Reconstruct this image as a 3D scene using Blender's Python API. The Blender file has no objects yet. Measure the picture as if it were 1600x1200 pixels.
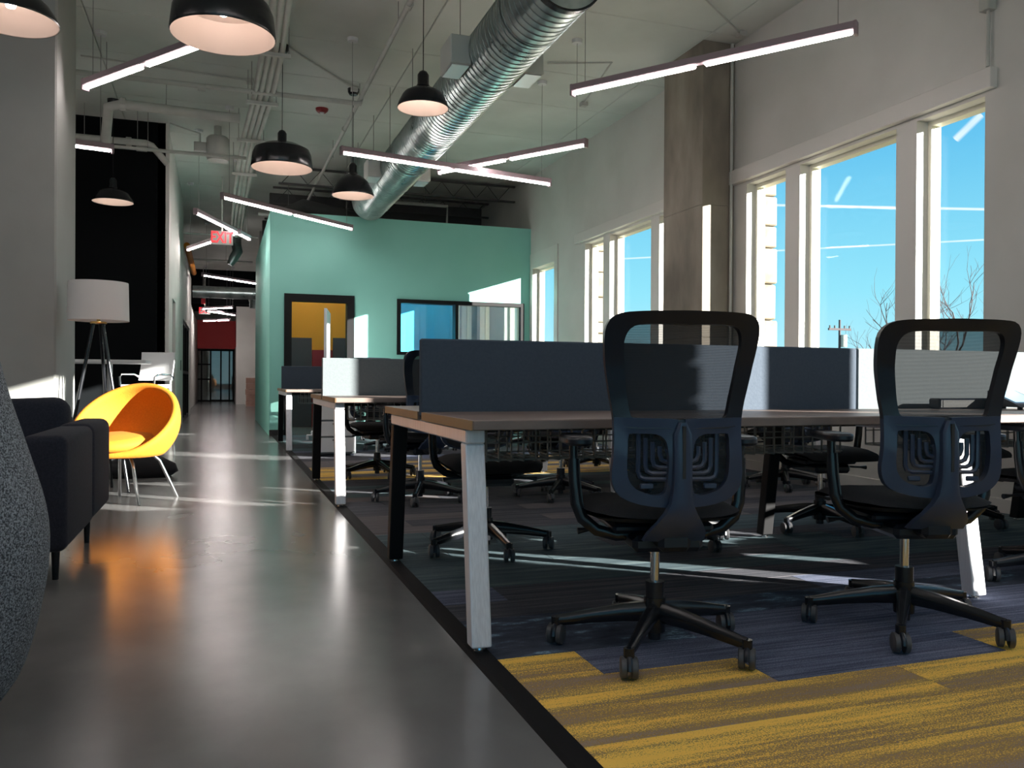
import bpy, math, random
from mathutils import Vector, Matrix
R = math.radians; PI = math.pi
C = bpy.context.scene.collection
rnd = random.Random(7)
sc = bpy.context.scene

# ------------------------------------------------ camera, sky, sun, exposure
cam_d = bpy.data.cameras.new('camera'); cam = bpy.data.objects.new('camera', cam_d); C.objects.link(cam)
cam_d.sensor_width = 36.0; cam_d.lens = 1300.0 / 1600 * 36; cam_d.clip_start = .05; cam_d.clip_end = 500
def cam_matrix():
    y, p, r = R(19.3), -math.atan(6 / 1300.0), R(.35)
    f = Vector((math.sin(y) * math.cos(p), math.cos(y) * math.cos(p), math.sin(p)))
    rt = Vector((math.cos(y), -math.sin(y), 0)); up = rt.cross(f)
    rt2 = rt * math.cos(r) + up * math.sin(r); up2 = -rt * math.sin(r) + up * math.cos(r)
    m = Matrix(((rt2.x, up2.x, -f.x), (rt2.y, up2.y, -f.y), (rt2.z, up2.z, -f.z))).to_4x4()
    m.translation = Vector((0, 0, .86)); return m
cam.matrix_world = cam_matrix(); sc.camera = cam

def skydir(az, el):
    a, e = R(az), R(el); return Vector((math.sin(a) * math.cos(e), math.cos(a) * math.cos(e), math.sin(e)))
world = bpy.data.worlds.new('sky'); sc.world = world; world.use_nodes = True
wn = world.node_tree; wn.nodes.clear()
def wnode(t, **k):
    n = wn.nodes.new(t)
    for a, b in k.items(): setattr(n, a, b)
    return n
w_out = wnode('ShaderNodeOutputWorld'); w_bg = wnode('ShaderNodeBackground'); w_bg.inputs[1].default_value = 1.0
w_tc = wnode('ShaderNodeTexCoord'); w_sep = wnode('ShaderNodeSeparateXYZ')
wn.links.new(w_tc.outputs['Generated'], w_sep.inputs[0])
w_ramp = wnode('ShaderNodeValToRGB'); cr = w_ramp.color_ramp
cr.elements[0].position = 0.0; cr.elements[0].color = (0.261, 0.450, 0.507, 1)
cr.elements[1].position = .55; cr.elements[1].color = (0.021, 0.136, 0.324, 1)
e_ = cr.elements.new(.10); e_.color = (0.157, 0.408, 0.497, 1)
e_ = cr.elements.new(.30); e_.color = (0.045, 0.246, 0.429, 1)
wn.links.new(w_sep.outputs[2], w_ramp.inputs[0])
def wmath(op, a, b=None):
    n = wnode('ShaderNodeMath', operation=op)
    for i, v in enumerate((a, b)):
        if v is None: continue
        if isinstance(v, (int, float)): n.inputs[i].default_value = v
        else: wn.links.new(v, n.inputs[i])
    return n.outputs[0]
def wdot(v):
    n = wnode('ShaderNodeVectorMath', operation='DOT_PRODUCT'); wn.links.new(w_tc.outputs['Generated'], n.inputs[0]); n.inputs[1].default_value = v
    return n.outputs['Value']
w_noise = wnode('ShaderNodeTexNoise'); w_noise.inputs['Scale'].default_value = 30; wn.links.new(w_tc.outputs['Generated'], w_noise.inputs['Vector'])
col = w_ramp.outputs[0]
# three vapour trails: (direction a, direction b, half width, cosine of half length, strength)
TRAILS = [((0.62523, 0.75584, 0.19439), (0.73996, 0.64847, 0.17872), 0.0017, -0.2, 0.9), ((0.63055, 0.76173, 0.14893), (0.68566, 0.7125, 0.14902), 0.0012, -0.2, 0.7), ((0.71073, 0.65782, 0.24929), (0.72233, 0.63623, 0.27103), 0.0045, 0.999871, 0.85)]
for a, b, hw, cl, st in TRAILS:
    a, b = Vector(a).normalized(), Vector(b).normalized(); n = a.cross(b).normalized(); m = (a + b).normalized()
    d = wmath('ABSOLUTE', wdot(n)); k = wmath('SUBTRACT', 1.0, wmath('DIVIDE', d, hw)); k = wmath('MAXIMUM', k, 0.0)
    k = wmath('MULTIPLY', wmath('MINIMUM', wmath('MULTIPLY', k, 1.6), 1.0), wmath('GREATER_THAN', wdot(m), cl))
    k = wmath('MULTIPLY', wmath('MULTIPLY', k, st), wmath('ADD', wmath('MULTIPLY', w_noise.outputs[0], .8), .4))
    mx = wnode('ShaderNodeMix', data_type='RGBA'); wn.links.new(k, mx.inputs[0]); wn.links.new(col, mx.inputs[6]); mx.inputs[7].default_value = (.55, .58, .6, 1)
    col = mx.outputs[2]
wn.links.new(col, w_bg.inputs[0]); wn.links.new(w_bg.outputs[0], w_out.inputs[0])

sun_d = bpy.data.lights.new('sun', 'SUN'); sun = bpy.data.objects.new('sun', sun_d); C.objects.link(sun)
sun_d.energy = 16.0; sun_d.color = (1, .95, .87); sun_d.angle = R(.53)
AZ, EL = R(51), R(13.5)
sdir = Vector((-math.sin(AZ) * math.cos(EL), math.cos(AZ) * math.cos(EL), -math.sin(EL)))
sun.rotation_euler = sdir.to_track_quat('-Z', 'Y').to_euler(); sun.location = (20, -12, 8)
vs = sc.view_settings; vs.view_transform = 'Standard'; vs.look = 'None'; vs.gamma = 1; vs.exposure = 1.05; vs.use_curve_mapping = False
sc.cycles.max_bounces = 8; sc.cycles.diffuse_bounces = 4; sc.cycles.transparent_max_bounces = 12
sc.cycles.sample_clamp_indirect = 4; sc.cycles.use_denoising = True; sc.cycles.caustics_reflective = False; sc.cycles.caustics_refractive = False

# ------------------------------------------------ materials
def mat(name, color, rough=.6, metal=0, emit=None, estr=0, spec=None):
    m = bpy.data.materials.new(name); m.use_nodes = True; b = m.node_tree.nodes['Principled BSDF']
    b.inputs['Base Color'].default_value = (*color, 1); b.inputs['Roughness'].default_value = rough; b.inputs['Metallic'].default_value = metal
    if emit: b.inputs['Emission Color'].default_value = (*emit, 1); b.inputs['Emission Strength'].default_value = estr
    if spec is not None: b.inputs['Specular IOR Level'].default_value = spec
    return m
def noisy(m, c1, c2, scale=(4, 4, 4), detail=4, lo=.35, hi=.65, bump=0, rough=None, coord='Object', dist=0):
    nt = m.node_tree; b = nt.nodes['Principled BSDF']
    tc = nt.nodes.new('ShaderNodeTexCoord'); mp = nt.nodes.new('ShaderNodeMapping'); no = nt.nodes.new('ShaderNodeTexNoise'); rp = nt.nodes.new('ShaderNodeValToRGB')
    mp.inputs['Scale'].default_value = scale; no.inputs['Scale'].default_value = 1; no.inputs['Detail'].default_value = detail; no.inputs['Distortion'].default_value = dist
    rp.color_ramp.elements[0].position = lo; rp.color_ramp.elements[1].position = hi
    rp.color_ramp.elements[0].color = (*c1, 1); rp.color_ramp.elements[1].color = (*c2, 1)
    if coord == 'World':
        ge = nt.nodes.new('ShaderNodeNewGeometry'); nt.links.new(ge.outputs['Position'], mp.inputs[0])
    else: nt.links.new(tc.outputs[coord], mp.inputs[0])
    nt.links.new(mp.outputs[0], no.inputs['Vector']); nt.links.new(no.outputs[0], rp.inputs[0]); nt.links.new(rp.outputs[0], b.inputs['Base Color'])
    if bump:
        bp = nt.nodes.new('ShaderNodeBump'); bp.inputs['Strength'].default_value = bump; bp.inputs['Distance'].default_value = .01
        nt.links.new(no.outputs[0], bp.inputs['Height']); nt.links.new(bp.outputs[0], b.inputs['Normal'])
    if rough:
        mr = nt.nodes.new('ShaderNodeMapRange'); mr.inputs[3].default_value = rough[0]; mr.inputs[4].default_value = rough[1]
        nt.links.new(no.outputs[0], mr.inputs[0]); nt.links.new(mr.outputs[0], b.inputs['Roughness'])
    return m
M = {}
M['white_wall'] = noisy(mat('white_wall', (.5, .5, .48), .7), (.60, .59, .56), (.66, .65, .62), (1.5, 1.5, 1.5), bump=.02)
M['grey_wall'] = noisy(mat('grey_wall', (.3, .3, .3), .7), (.31, .315, .30), (.34, .345, .33), (2, 2, 2))
M['trim_white'] = mat('trim_white', (.68, .66, .63), .45)
M['ceiling'] = noisy(mat('ceiling_paint', (.4, .4, .38), .8), (.60, .63, .59), (.70, .73, .69), (1.2, 1.2, 1.2), detail=8, bump=.05)
M['mint'] = noisy(mat('mint_paint', (.2, .5, .43), .65), (.27, .65, .57), (.30, .69, .61), (1, 1, 1))
M['black_wall'] = mat('black_wall', (.004, .005, .006), .9, spec=.1)
M['red_wall'] = mat('red_wall', (.75, .014, .016), .5)
M['orange_wall'] = mat('orange_wall', (.72, .26, .012), .6)
M['blue_wall'] = mat('blue_wall', (.03, .42, .66), .6)
M['charcoal_panel'] = mat('charcoal_panel', (.07, .055, .06), .8)
M['maroon_panel'] = mat('maroon_panel', (.25, .015, .02), .8)
M['black_metal'] = mat('black_metal', (.010, .011, .014), .24, 0)
M['black_plastic'] = mat('black_plastic', (.007, .010, .017), .34)
M['back_plastic'] = mat('back_plastic', (.032, .048, .088), .32)
M['caster_grey'] = mat('caster_grey', (.06, .06, .065), .45)
M['black_fabric'] = noisy(mat('black_fabric', (.012, .012, .014), .95), (.005, .005, .007), (.012, .012, .015), (300, 300, 300), bump=.3)
M['chrome'] = mat('chrome', (.75, .75, .76), .15, 1)
M['white_metal'] = mat('white_metal', (.72, .72, .74), .35, .2)
M['alu'] = noisy(mat('brushed_aluminium', (.7, .7, .72), .4, .2), (.78, .76, .80), (.90, .88, .92), (200, 200, 3), rough=(.32, .45))
M['galv'] = noisy(mat('galvanised_steel', (.5, .55, .55), .3, .9), (.28, .35, .35), (.50, .57, .56), (6, 3, 6), detail=6, rough=(.22, .38), bump=.05)
M['white_plastic'] = mat('white_plastic', (.7, .71, .72), .4)
M['pipe'] = noisy(mat('painted_pipe', (.5, .5, .47), .5), (.46, .47, .44), (.54, .55, .51), (5, 5, 5))
M['wire'] = mat('wire_grey', (.25, .25, .24), .5)
M['dark_duct'] = mat('dark_duct', (.06, .06, .06), .6)
M['screen_fabric'] = noisy(mat('screen_fabric', (.25, .28, .30), .9), (.120, .140, .150), (.132, .152, .162), (90, 90, 90), bump=.1)
M['screen_shaded'] = noisy(mat('screen_fabric_shaded', (.07, .09, .12), .9), (.045, .062, .088), (.052, .070, .096), (90, 90, 90), bump=.1)  # same screen fabric, with its shade put into a darker colour
M['wood_top'] = noisy(mat('wood_top', (.2, .15, .13), .42), (.13, .095, .085), (.25, .19, .165), (3, 40, 3), detail=8, dist=.6, rough=(.3, .5))
M['wood_edge'] = noisy(mat('wood_edge', (.2, .17, .16), .5), (.10, .085, .085), (.26, .22, .21), (60, 60, 60), detail=6)
M['edge_ply'] = mat('edge_ply', (.30, .19, .09), .5)
M['yellow'] = noisy(mat('yellow_wool', (.85, .42, .01), .85), (.50, .165, .005), (.56, .19, .007), (90, 90, 90), bump=.15)
M['navy'] = noisy(mat('navy_fabric', (.012, .014, .024), .95), (.011, .013, .022), (.018, .021, .034), (120, 120, 120), bump=.2)
M['tweed'] = noisy(mat('grey_tweed', (.1, .11, .12), .95), (.05, .058, .066), (.34, .37, .41), (260, 120, 260), detail=3, lo=.4, hi=.62, bump=.5)
M['shade'] = mat('lamp_shade_linen', (.80, .77, .76), .8)
M['brass'] = mat('brass', (.75, .52, .2), .3, 1)
M['enamel_in'] = mat('enamel_white', (.80, .72, .68), .45)
M['tube'] = mat('led_tube', (1, .9, .88), .5, emit=(1.0, .91, .88), estr=17.0)
M['tube_far'] = mat('led_tube_corridor', (1, .9, .88), .5, emit=(1.0, .91, .88), estr=34.0)
M['tube_body'] = mat('fixture_mauve', (.36, .27, .30), .4)
M['bulb'] = mat('warm_bulb', (1, .8, .6), .5, emit=(1.0, .78, .66), estr=14.0)
M['fill_glow'] = mat('fill_panel', (1, 1, 1), .5, emit=(1, .93, .85), estr=9.0)
M['exit_face'] = mat('exit_face', (.16, .17, .16), .5, emit=(.6, .6, .55), estr=.05)
M['exit_red'] = mat('exit_red', (.8, .02, .03), .5, emit=(1, .02, .03), estr=.35)
M['red_plastic'] = mat('red_plastic', (.25, .01, .015), .4)
M['foliage'] = noisy(mat('foliage', (.05, .08, .02), .9), (.03, .05, .015), (.12, .14, .05), (2, 2, 2))
M['bark'] = mat('bark', (.06, .05, .055), .9)
M['pink_box'] = noisy(mat('cardboard_box', (.45, .27, .22), .8), (.42, .25, .20), (.50, .31, .25), (6, 6, 6))
M['grass'] = noisy(mat('dry_grass', (.15, .14, .06), .95), (.12, .12, .05), (.24, .21, .10), (.6, .6, .6))
M['display'] = mat('device_display', (.1, .2, .3), .2, emit=(.30, .52, .72), estr=.7)
M['frame_cream'] = mat('window_frame_cream', (.70, .68, .58), .4)
M['plain_black'] = mat('plain_black', (.005, .005, .006), .55, spec=.25)
M['screw'] = mat('dark_joint', (.03, .03, .03), .8)
# concrete floor
m = noisy(mat('polished_concrete', (.1, .1, .1), .225), (.10, .101, .103), (.215, .213, .21), (2.3, 1.7, 1), detail=8, lo=.22, hi=.85, coord='World')
m.node_tree.nodes['Mapping'].inputs['Location'].default_value = (.37, .21, .43)
m.node_tree.nodes['Principled BSDF'].inputs['Specular IOR Level'].default_value = .5; M['concrete_floor'] = m
M['concrete'] = noisy(mat('raw_concrete', (.2, .18, .15), .75), (.15, .125, .10), (.33, .29, .235), (3, 3, 1.2), detail=9, lo=.3, hi=.72, bump=.15)
M['stone'] = noisy(mat('limestone', (.6, .5, .36), .85), (.17, .14, .095), (.29, .25, .19), (5, 5, 5), detail=7, bump=.5)
# glass: clear with a weak mirror, lets sun through
def glass(name, tint, refl=.06, scale=1.0):
    m = bpy.data.materials.new(name); m.use_nodes = True; nt = m.node_tree; nt.nodes.clear()
    o = nt.nodes.new('ShaderNodeOutputMaterial'); mx = nt.nodes.new('ShaderNodeMixShader'); t = nt.nodes.new('ShaderNodeBsdfTransparent'); g = nt.nodes.new('ShaderNodeBsdfGlossy')
    t.inputs[0].default_value = (*tint, 1); g.inputs['Roughness'].default_value = .02; mx.inputs[0].default_value = refl
    nt.links.new(t.outputs[0], mx.inputs[1]); nt.links.new(g.outputs[0], mx.inputs[2]); nt.links.new(mx.outputs[0], o.inputs[0])
    return m
M['glass'] = glass('window_glass', (.98, .99, .99), .008); M['glass_room'] = glass('partition_glass', (.92, .95, .95), .08)
M['glass_mirror'] = glass('reflective_partition_glass', (.85, .9, .9), .5)
M['glass_dark'] = glass('door_glass', (.55, .58, .58), .1)
# knitted mesh of the chair back: fine alternating threads, part open
m = mat('chair_mesh', (.016, .018, .022), .8); nt = m.node_tree; b = nt.nodes['Principled BSDF']; o = [n for n in nt.nodes if n.type == 'OUTPUT_MATERIAL'][0]
t = nt.nodes.new('ShaderNodeBsdfTransparent'); mx = nt.nodes.new('ShaderNodeMixShader')
tc = nt.nodes.new('ShaderNodeTexCoord'); wv = nt.nodes.new('ShaderNodeTexWave'); wv.bands_direction = 'Z'; wv.inputs['Scale'].default_value = 130; wv.inputs['Distortion'].default_value = .6
mr = nt.nodes.new('ShaderNodeMapRange'); mr.inputs[3].default_value = .74; mr.inputs[4].default_value = .94
nt.links.new(tc.outputs['Object'], wv.inputs['Vector']); nt.links.new(wv.outputs[1], mr.inputs[0]); nt.links.new(mr.outputs[0], mx.inputs[0])
nt.links.new(t.outputs[0], mx.inputs[1]); nt.links.new(b.outputs[0], mx.inputs[2]); nt.links.new(mx.outputs[0], o.inputs[0]); M['mesh'] = m
# carpets: yarn streaks along x in world space
def carpet(name, stops, sx=2.2, sy=26, fine=.5, offs=0):
    m = mat(name, (.1, .1, .1), .95); nt = m.node_tree; b = nt.nodes['Principled BSDF']; b.inputs['Specular IOR Level'].default_value = .15
    ge = nt.nodes.new('ShaderNodeNewGeometry'); mp = nt.nodes.new('ShaderNodeMapping'); mp.inputs['Scale'].default_value = (sx, sy, 1); mp.inputs['Location'].default_value = (offs, offs * 3.1, 0)
    no = nt.nodes.new('ShaderNodeTexNoise'); no.inputs['Scale'].default_value = 1; no.inputs['Detail'].default_value = 5; no.inputs['Roughness'].default_value = .65
    n2 = nt.nodes.new('ShaderNodeTexNoise'); n2.inputs['Scale'].default_value = 260; n2.inputs['Detail'].default_value = 2
    nt.links.new(ge.outputs[0], mp.inputs[0]); nt.links.new(mp.outputs[0], no.inputs[0]); nt.links.new(ge.outputs[0], n2.inputs[0])
    ad = nt.nodes.new('ShaderNodeMath'); ad.operation = 'MULTIPLY_ADD'; ad.inputs[1].default_value = fine; nt.links.new(n2.outputs[0], ad.inputs[0])
    sb = nt.nodes.new('ShaderNodeMath'); sb.operation = 'SUBTRACT'; sb.inputs[1].default_value = fine * .5; nt.links.new(no.outputs[0], sb.inputs[0]); nt.links.new(sb.outputs[0], ad.inputs[2])
    rp = nt.nodes.new('ShaderNodeValToRGB'); r = rp.color_ramp
    r.elements[0].position, r.elements[0].color = stops[0][0], (*stops[0][1], 1); r.elements[1].position, r.elements[1].color = stops[-1][0], (*stops[-1][1], 1)
    for p, c in stops[1:-1]: r.elements.new(p).color = (*c, 1)
    nt.links.new(ad.outputs[0], rp.inputs[0]); nt.links.new(rp.outputs[0], b.inputs['Base Color'])
    bp = nt.nodes.new('ShaderNodeBump'); bp.inputs['Strength'].default_value = .5; bp.inputs['Distance'].default_value = .003; nt.links.new(n2.outputs[0], bp.inputs['Height']); nt.links.new(bp.outputs[0], b.inputs['Normal'])
    return m
YC, TP = (.98, .62, .13), (.34, .255, .21)
M['carpet_yellow'] = carpet('carpet_yellow', [(.34, TP), (.46, (.30, .20, .08)), (.56, YC)], .5, 9, .55, 3.0)
M['carpet_yellow_b'] = carpet('carpet_yellow_b', [(.38, TP), (.50, (.34, .22, .08)), (.62, YC)], .5, 7, .55, 9.0)
M['carpet_navy'] = carpet('carpet_navy', [(.3, (0.053, 0.064, 0.104)), (.5, (0.112, 0.131, 0.198)), (.72, (0.244, 0.263, 0.356))], 1.5, 60, .6)
M['carpet_dark'] = carpet('carpet_dark', [(.3, (0.031, 0.034, 0.044)), (.52, (0.076, 0.080, 0.095)), (.66, (0.145, 0.136, 0.150))], 1.0, 40, .4, 5)
M['carpet_splash'] = carpet('carpet_splash', [(.30, (0.027, 0.034, 0.053)), (.52, (0.060, 0.073, 0.104)), (.60, (0.100, 0.150, 0.220)), (.64, (0.260, 0.400, 0.520)), (.68, (0.080, 0.100, 0.140))], 4.5, 11, .12, 2)
M['carpet_teal'] = carpet('carpet_teal', [(.3, (0.040, 0.061, 0.076)), (.55, (0.081, 0.119, 0.135)), (.7, (0.144, 0.189, 0.198))], 1.5, 24, .4, 7)
M['carpet_taupe'] = carpet('carpet_taupe', [(.3, (0.075, 0.068, 0.072)), (.6, (0.165, 0.150, 0.158))], 1, 30, .4, 11)
M['edge_strip'] = mat('edge_strip', (.008, .008, .009), .8, spec=.2)

# ------------------------------------------------ mesh helpers
class MB:
    def __init__(s): s.v = []; s.f = []
    def add(s, vs, fs):
        n = len(s.v); s.v += [tuple(v) for v in vs]; s.f += [tuple(i + n for i in f) for f in fs]; return s
    def box(s, x0, x1, y0, y1, z0, z1):
        return s.add([(x, y, z) for z in (z0, z1) for y in (y0, y1) for x in (x0, x1)], [(0, 2, 3, 1), (4, 5, 7, 6), (0, 1, 5, 4), (2, 6, 7, 3), (0, 4, 6, 2), (1, 3, 7, 5)])
    def bbox(s, x0, x1, y0, y1, z0, z1, b=.01):   # box with all edges chamfered
        vs = []; X, Y, Z = (x0, x1), (y0, y1), (z0, z1); idx = {}
        for i in (0, 1):
            for j in (0, 1):
                for k in (0, 1):
                    sx, sy, sz = (1 - 2 * i) * b, (1 - 2 * j) * b, (1 - 2 * k) * b
                    idx[i, j, k] = len(vs); vs += [(X[i], Y[j] + sy, Z[k] + sz), (X[i] + sx, Y[j], Z[k] + sz), (X[i] + sx, Y[j] + sy, Z[k])]
        g = lambda i, j, k, a: idx[i, j, k] + a; fs = []
        for i in (0, 1): fs.append([g(i, 0, 0, 0), g(i, 1, 0, 0), g(i, 1, 1, 0), g(i, 0, 1, 0)])
        for j in (0, 1): fs.append([g(0, j, 0, 1), g(1, j, 0, 1), g(1, j, 1, 1), g(0, j, 1, 1)])
        for k in (0, 1): fs.append([g(0, 0, k, 2), g(1, 0, k, 2), g(1, 1, k, 2), g(0, 1, k, 2)])
        for i in (0, 1):
            for j in (0, 1): fs.append([g(i, j, 0, 0), g(i, j, 1, 0), g(i, j, 1, 1), g(i, j, 0, 1)])
            for k in (0, 1): fs.append([g(i, 0, k, 0), g(i, 1, k, 0), g(i, 1, k, 2), g(i, 0, k, 2)])
        for j in (0, 1):
            for k in (0, 1): fs.append([g(0, j, k, 1), g(1, j, k, 1), g(1, j, k, 2), g(0, j, k, 2)])
        for i in (0, 1):
            for j in (0, 1):
                for k in (0, 1): fs.append([g(i, j, k, 0), g(i, j, k, 1), g(i, j, k, 2)])
        return s.add(vs, fs)
    def tube(s, pts, r, n=8, sx=1, cap=True, up=None):
        pts = [Vector(p) for p in pts]; rr = r if isinstance(r, (list, tuple)) else [r] * len(pts); vs = []; prev = None
        for i, p in enumerate(pts):
            t = (pts[min(i + 1, len(pts) - 1)] - pts[max(i - 1, 0)]).normalized()
            if prev is None:
                a = Vector(up) if up else (Vector((0, 0, 1)) if abs(t.z) < .9 else Vector((1, 0, 0)))
            else: a = prev
            u = (a - t * a.dot(t)).normalized(); w = t.cross(u); prev = u
            for k in range(n):
                an = 2 * PI * (k + .5) / n; vs.append(p + u * math.cos(an) * rr[i] + w * math.sin(an) * rr[i] * sx)
        m = len(pts); fs = [(i * n + k, i * n + (k + 1) % n, (i + 1) * n + (k + 1) % n, (i + 1) * n + k) for i in range(m - 1) for k in range(n)]
        if cap: fs += [tuple(range(n))[::-1], tuple((m - 1) * n + k for k in range(n))]
        return s.add(vs, fs)
    def lathe(s, prof, n=24, c=(0, 0, 0), axis='z'):
        vs = []
        for r, h in prof:
            for k in range(n):
                a = 2 * PI * k / n; p = (r * math.cos(a), r * math.sin(a), h)
                if axis == 'x': p = (h, p[0], p[1])
                if axis == 'y': p = (p[0], h, p[1])
                vs.append((p[0] + c[0], p[1] + c[1], p[2] + c[2]))
        fs = [(i * n + k, i * n + (k + 1) % n, (i + 1) * n + (k + 1) % n, (i + 1) * n + k) for i in range(len(prof) - 1) for k in range(n)]
        if prof[0][0] > 1e-6 and prof[0][0] < 9: pass
        return s.add(vs, fs)
    def prism(s, poly, axis, a, b):   # poly in the other two axes
        n = len(poly); vs = []
        for h in (a, b):
            for p, q in poly: vs.append({'x': (h, p, q), 'y': (p, h, q), 'z': (p, q, h)}[axis])
        return s.add(vs, [tuple(range(n))[::-1], tuple(range(n, 2 * n))] + [(i, (i + 1) % n, n + (i + 1) % n, n + i) for i in range(n)])
    def ring(s, outer, inner, th):   # outer, inner: equal-length closed loops of 3D points; thickness along +y
        n = len(outer); vs = []
        for lp, d in ((outer, 0), (inner, 0), (inner, th), (outer, th)):
            for p in lp: vs.append((p[0], p[1] + d, p[2]))
        return s.add(vs, [(j * n + i, j * n + (i + 1) % n, ((j + 1) % 4) * n + (i + 1) % n, ((j + 1) % 4) * n + i) for j in range(4) for i in range(n)])
    def xf(s, m): s.v = [tuple(m @ Vector(v)) for v in s.v]; return s
    def build(s, name, m, parent=None, smooth=False, bevel=0, loc=None, subsurf=0, **pr):
        me = bpy.data.meshes.new(name); me.from_pydata([tuple(v) for v in s.v], [], s.f)
        import bmesh
        bm = bmesh.new(); bm.from_mesh(me); bmesh.ops.recalc_face_normals(bm, faces=bm.faces); bm.to_mesh(me); bm.free()
        o = bpy.data.objects.new(name, me); C.objects.link(o); me.materials.append(m if not isinstance(m, str) else M[m])
        if parent is not None: o.parent = parent
        if loc: o.location = loc
        if smooth:
            me.polygons.foreach_set('use_smooth', [True] * len(me.polygons))
            if smooth != 'all':
                try: me.set_sharp_from_angle(angle=R(38))
                except Exception: pass
        if bevel: b = o.modifiers.new('bevel', 'BEVEL'); b.width = bevel; b.segments = 2; b.limit_method = 'ANGLE'; b.angle_limit = R(40)
        if subsurf: b = o.modifiers.new('sub', 'SUBSURF'); b.levels = b.render_levels = subsurf
        for k, v in pr.items(): o[k] = v
        return o
def thing(name, label, cat, loc=(0, 0, 0), rz=0, group=None):
    o = bpy.data.objects.new(name, None); C.objects.link(o); o.location = loc; o.rotation_euler = (0, 0, rz); o.empty_display_size = .1
    o['label'] = label; o['category'] = cat
    if group: o['group'] = group
    return o
def tag(o, label, cat, group=None):
    o['label'] = label; o['category'] = cat
    if group: o['group'] = group
    return o
def struct_empty(name, label=None):
    o = bpy.data.objects.new(name, None); C.objects.link(o); o['kind'] = 'structure'
    if label: o['label'] = label
    return o
def struct(name, mb, m, label, **k): return mb.build(name, m, kind='structure', label=label, **k)
def kids(o): return [c for c in KID.get(o.name, [])]
KID = {}
def copy_tree(o, loc, rz, label, group=None):
    kd = {}
    for x in C.objects:
        if x.parent: kd.setdefault(x.parent.name, []).append(x)
    def cp(x, par):
        c = x.copy(); C.objects.link(c)
        if par is not None: c.parent = par
        for y in kd.get(x.name, []): cp(y, c)
        return c
    r = cp(o, None); r.location = loc; r.rotation_euler = (0, 0, rz); r['label'] = label
    if group: r['group'] = group
    return r
def cyl(p, q, r, n=12): return MB().tube([p, q], r, n)

# ================================================= SETTING
XW = 4.87; CZ = 4.25
fl = struct('floor', MB().box(-7, 5.3, -4.2, 36, -.2, 0), 'concrete_floor', 'polished grey concrete floor with long streaks of sunlight')
struct('exterior_ground', MB().box(5.3, 90, -60, 110, -.9, -.7), 'grass', 'dry grass ground outside the windows')
# ceiling panels with recessed joints
ceil = struct_empty('ceiling', 'pale grey painted ceiling of large panels with thin joints')
ys = [-4.2, -2.2, -.2, 1.8, 3.8, 5.5, 7.0, 8.5, 9.56, 10.95, 12.4, 14.0, 15.6, 18, 21, 25, 30, 36.2]
for a, b in zip(ys, ys[1:]):
    for x0, x1 in ((-7, -1.2), (-1.2, 1.9), (1.9, 4.5), (4.5, 5.1)):
        MB().bbox(x0 + .004, x1 - .004, a + .004, b - .004, CZ, CZ + .15, .006).build('ceiling_panel', 'ceiling', ceil)
MB().box(-7, 5.1, -4.2, 36.2, CZ + .15, CZ + .3).build('ceiling_backing', 'screw', ceil)

# window wall on the right: bays of three panes
def bay_openings(y0):   # y0 = near edge
    return [(y0, y0 + .58), (y0 + .78, y0 + 1.90), (y0 + 2.10, y0 + 2.70)]
BAYS = [-3.3, .52, 4.263, 8.10]
SILL, HEAD = .62, 2.80
wr = MB(); edges = [-4.2]
for b in BAYS: edges += [b, b + 2.70]
edges += [11.93, 12.87, 13.30, 14.35, 36.2]
for i in range(0, len(edges), 2): wr.box(XW, XW + .2, edges[i], edges[i + 1], 0, CZ)
for i in range(1, len(edges) - 1, 2):
    hd = 2.70 if edges[i] > 11 else HEAD
    wr.box(XW, XW + .2, edges[i], edges[i + 1], 0, SILL if edges[i] < 11 else .5); wr.box(XW, XW + .2, edges[i], edges[i + 1], hd, CZ)
struct('wall_right', wr, 'white_wall', 'white painted window wall on the right')
def frame_pane(par, y0, y1, z0, z1):
    f = MB(); a = .035
    f.box(XW + .10, XW + .19, y0, y0 + a, z0, z1); f.box(XW + .10, XW + .19, y1 - a, y1, z0, z1)
    f.box(XW + .10, XW + .19, y0 + a, y1 - a, z0, z0 + a); f.box(XW + .10, XW + .19, y0 + a, y1 - a, z1 - a, z1)
    fo = f.build('window_frame', 'frame_cream', par)
    MB().box(XW + .14, XW + .15, y0 + a, y1 - a, z0 + a, z1 - a).build('window_pane', 'glass', fo)
for i, b in enumerate(BAYS):
    w = struct_empty('window_%d' % (i + 1), ['tall window bay behind the camera', 'tall window bay just outside the right edge', 'three-part tall window bay right of the concrete column', 'three-part tall window bay left of the concrete column'][i])
    for y0, y1 in bay_openings(b): frame_pane(w, y0, y1, SILL, HEAD)
    for y0 in (b + .58, b + 1.90): MB().box(XW - .004, XW + .21, y0, y0 + .20, SILL, HEAD).build('mullion', 'trim_white', w)
    MB().bbox(XW - .06, XW + .02, b - .09, b + 2.70 + .26, HEAD + .03, HEAD + .165, .004).build('window_header', 'trim_white', w)
    MB().bbox(XW - .03, XW + .12, b - .02, b + 2.72, SILL - .03, SILL + .005, .004).build('window_sill', 'trim_white', w)
w = struct_empty('window_5', 'small narrow window beside the mint wall'); frame_pane(w, 11.93, 12.87, .5, 2.70)
f = MB(); f.box(XW - .015, XW + .01, 11.80, 11.93, .4, 2.95).box(XW - .015, XW + .01, 12.87, 12.99, .4, 2.95).box(XW - .015, XW + .01, 11.93, 12.87, 2.70, 2.95); f.build('window_casing', 'trim_white', w)
w = struct_empty('window_6', 'window of the blue meeting room'); frame_pane(w, 13.30, 14.35, .5, 2.70)
struct('baseboard_right', MB().bbox(XW - .015, XW + .005, -4, 13, 0, .10, .003), 'trim_white', 'white baseboard along the window wall')
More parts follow.
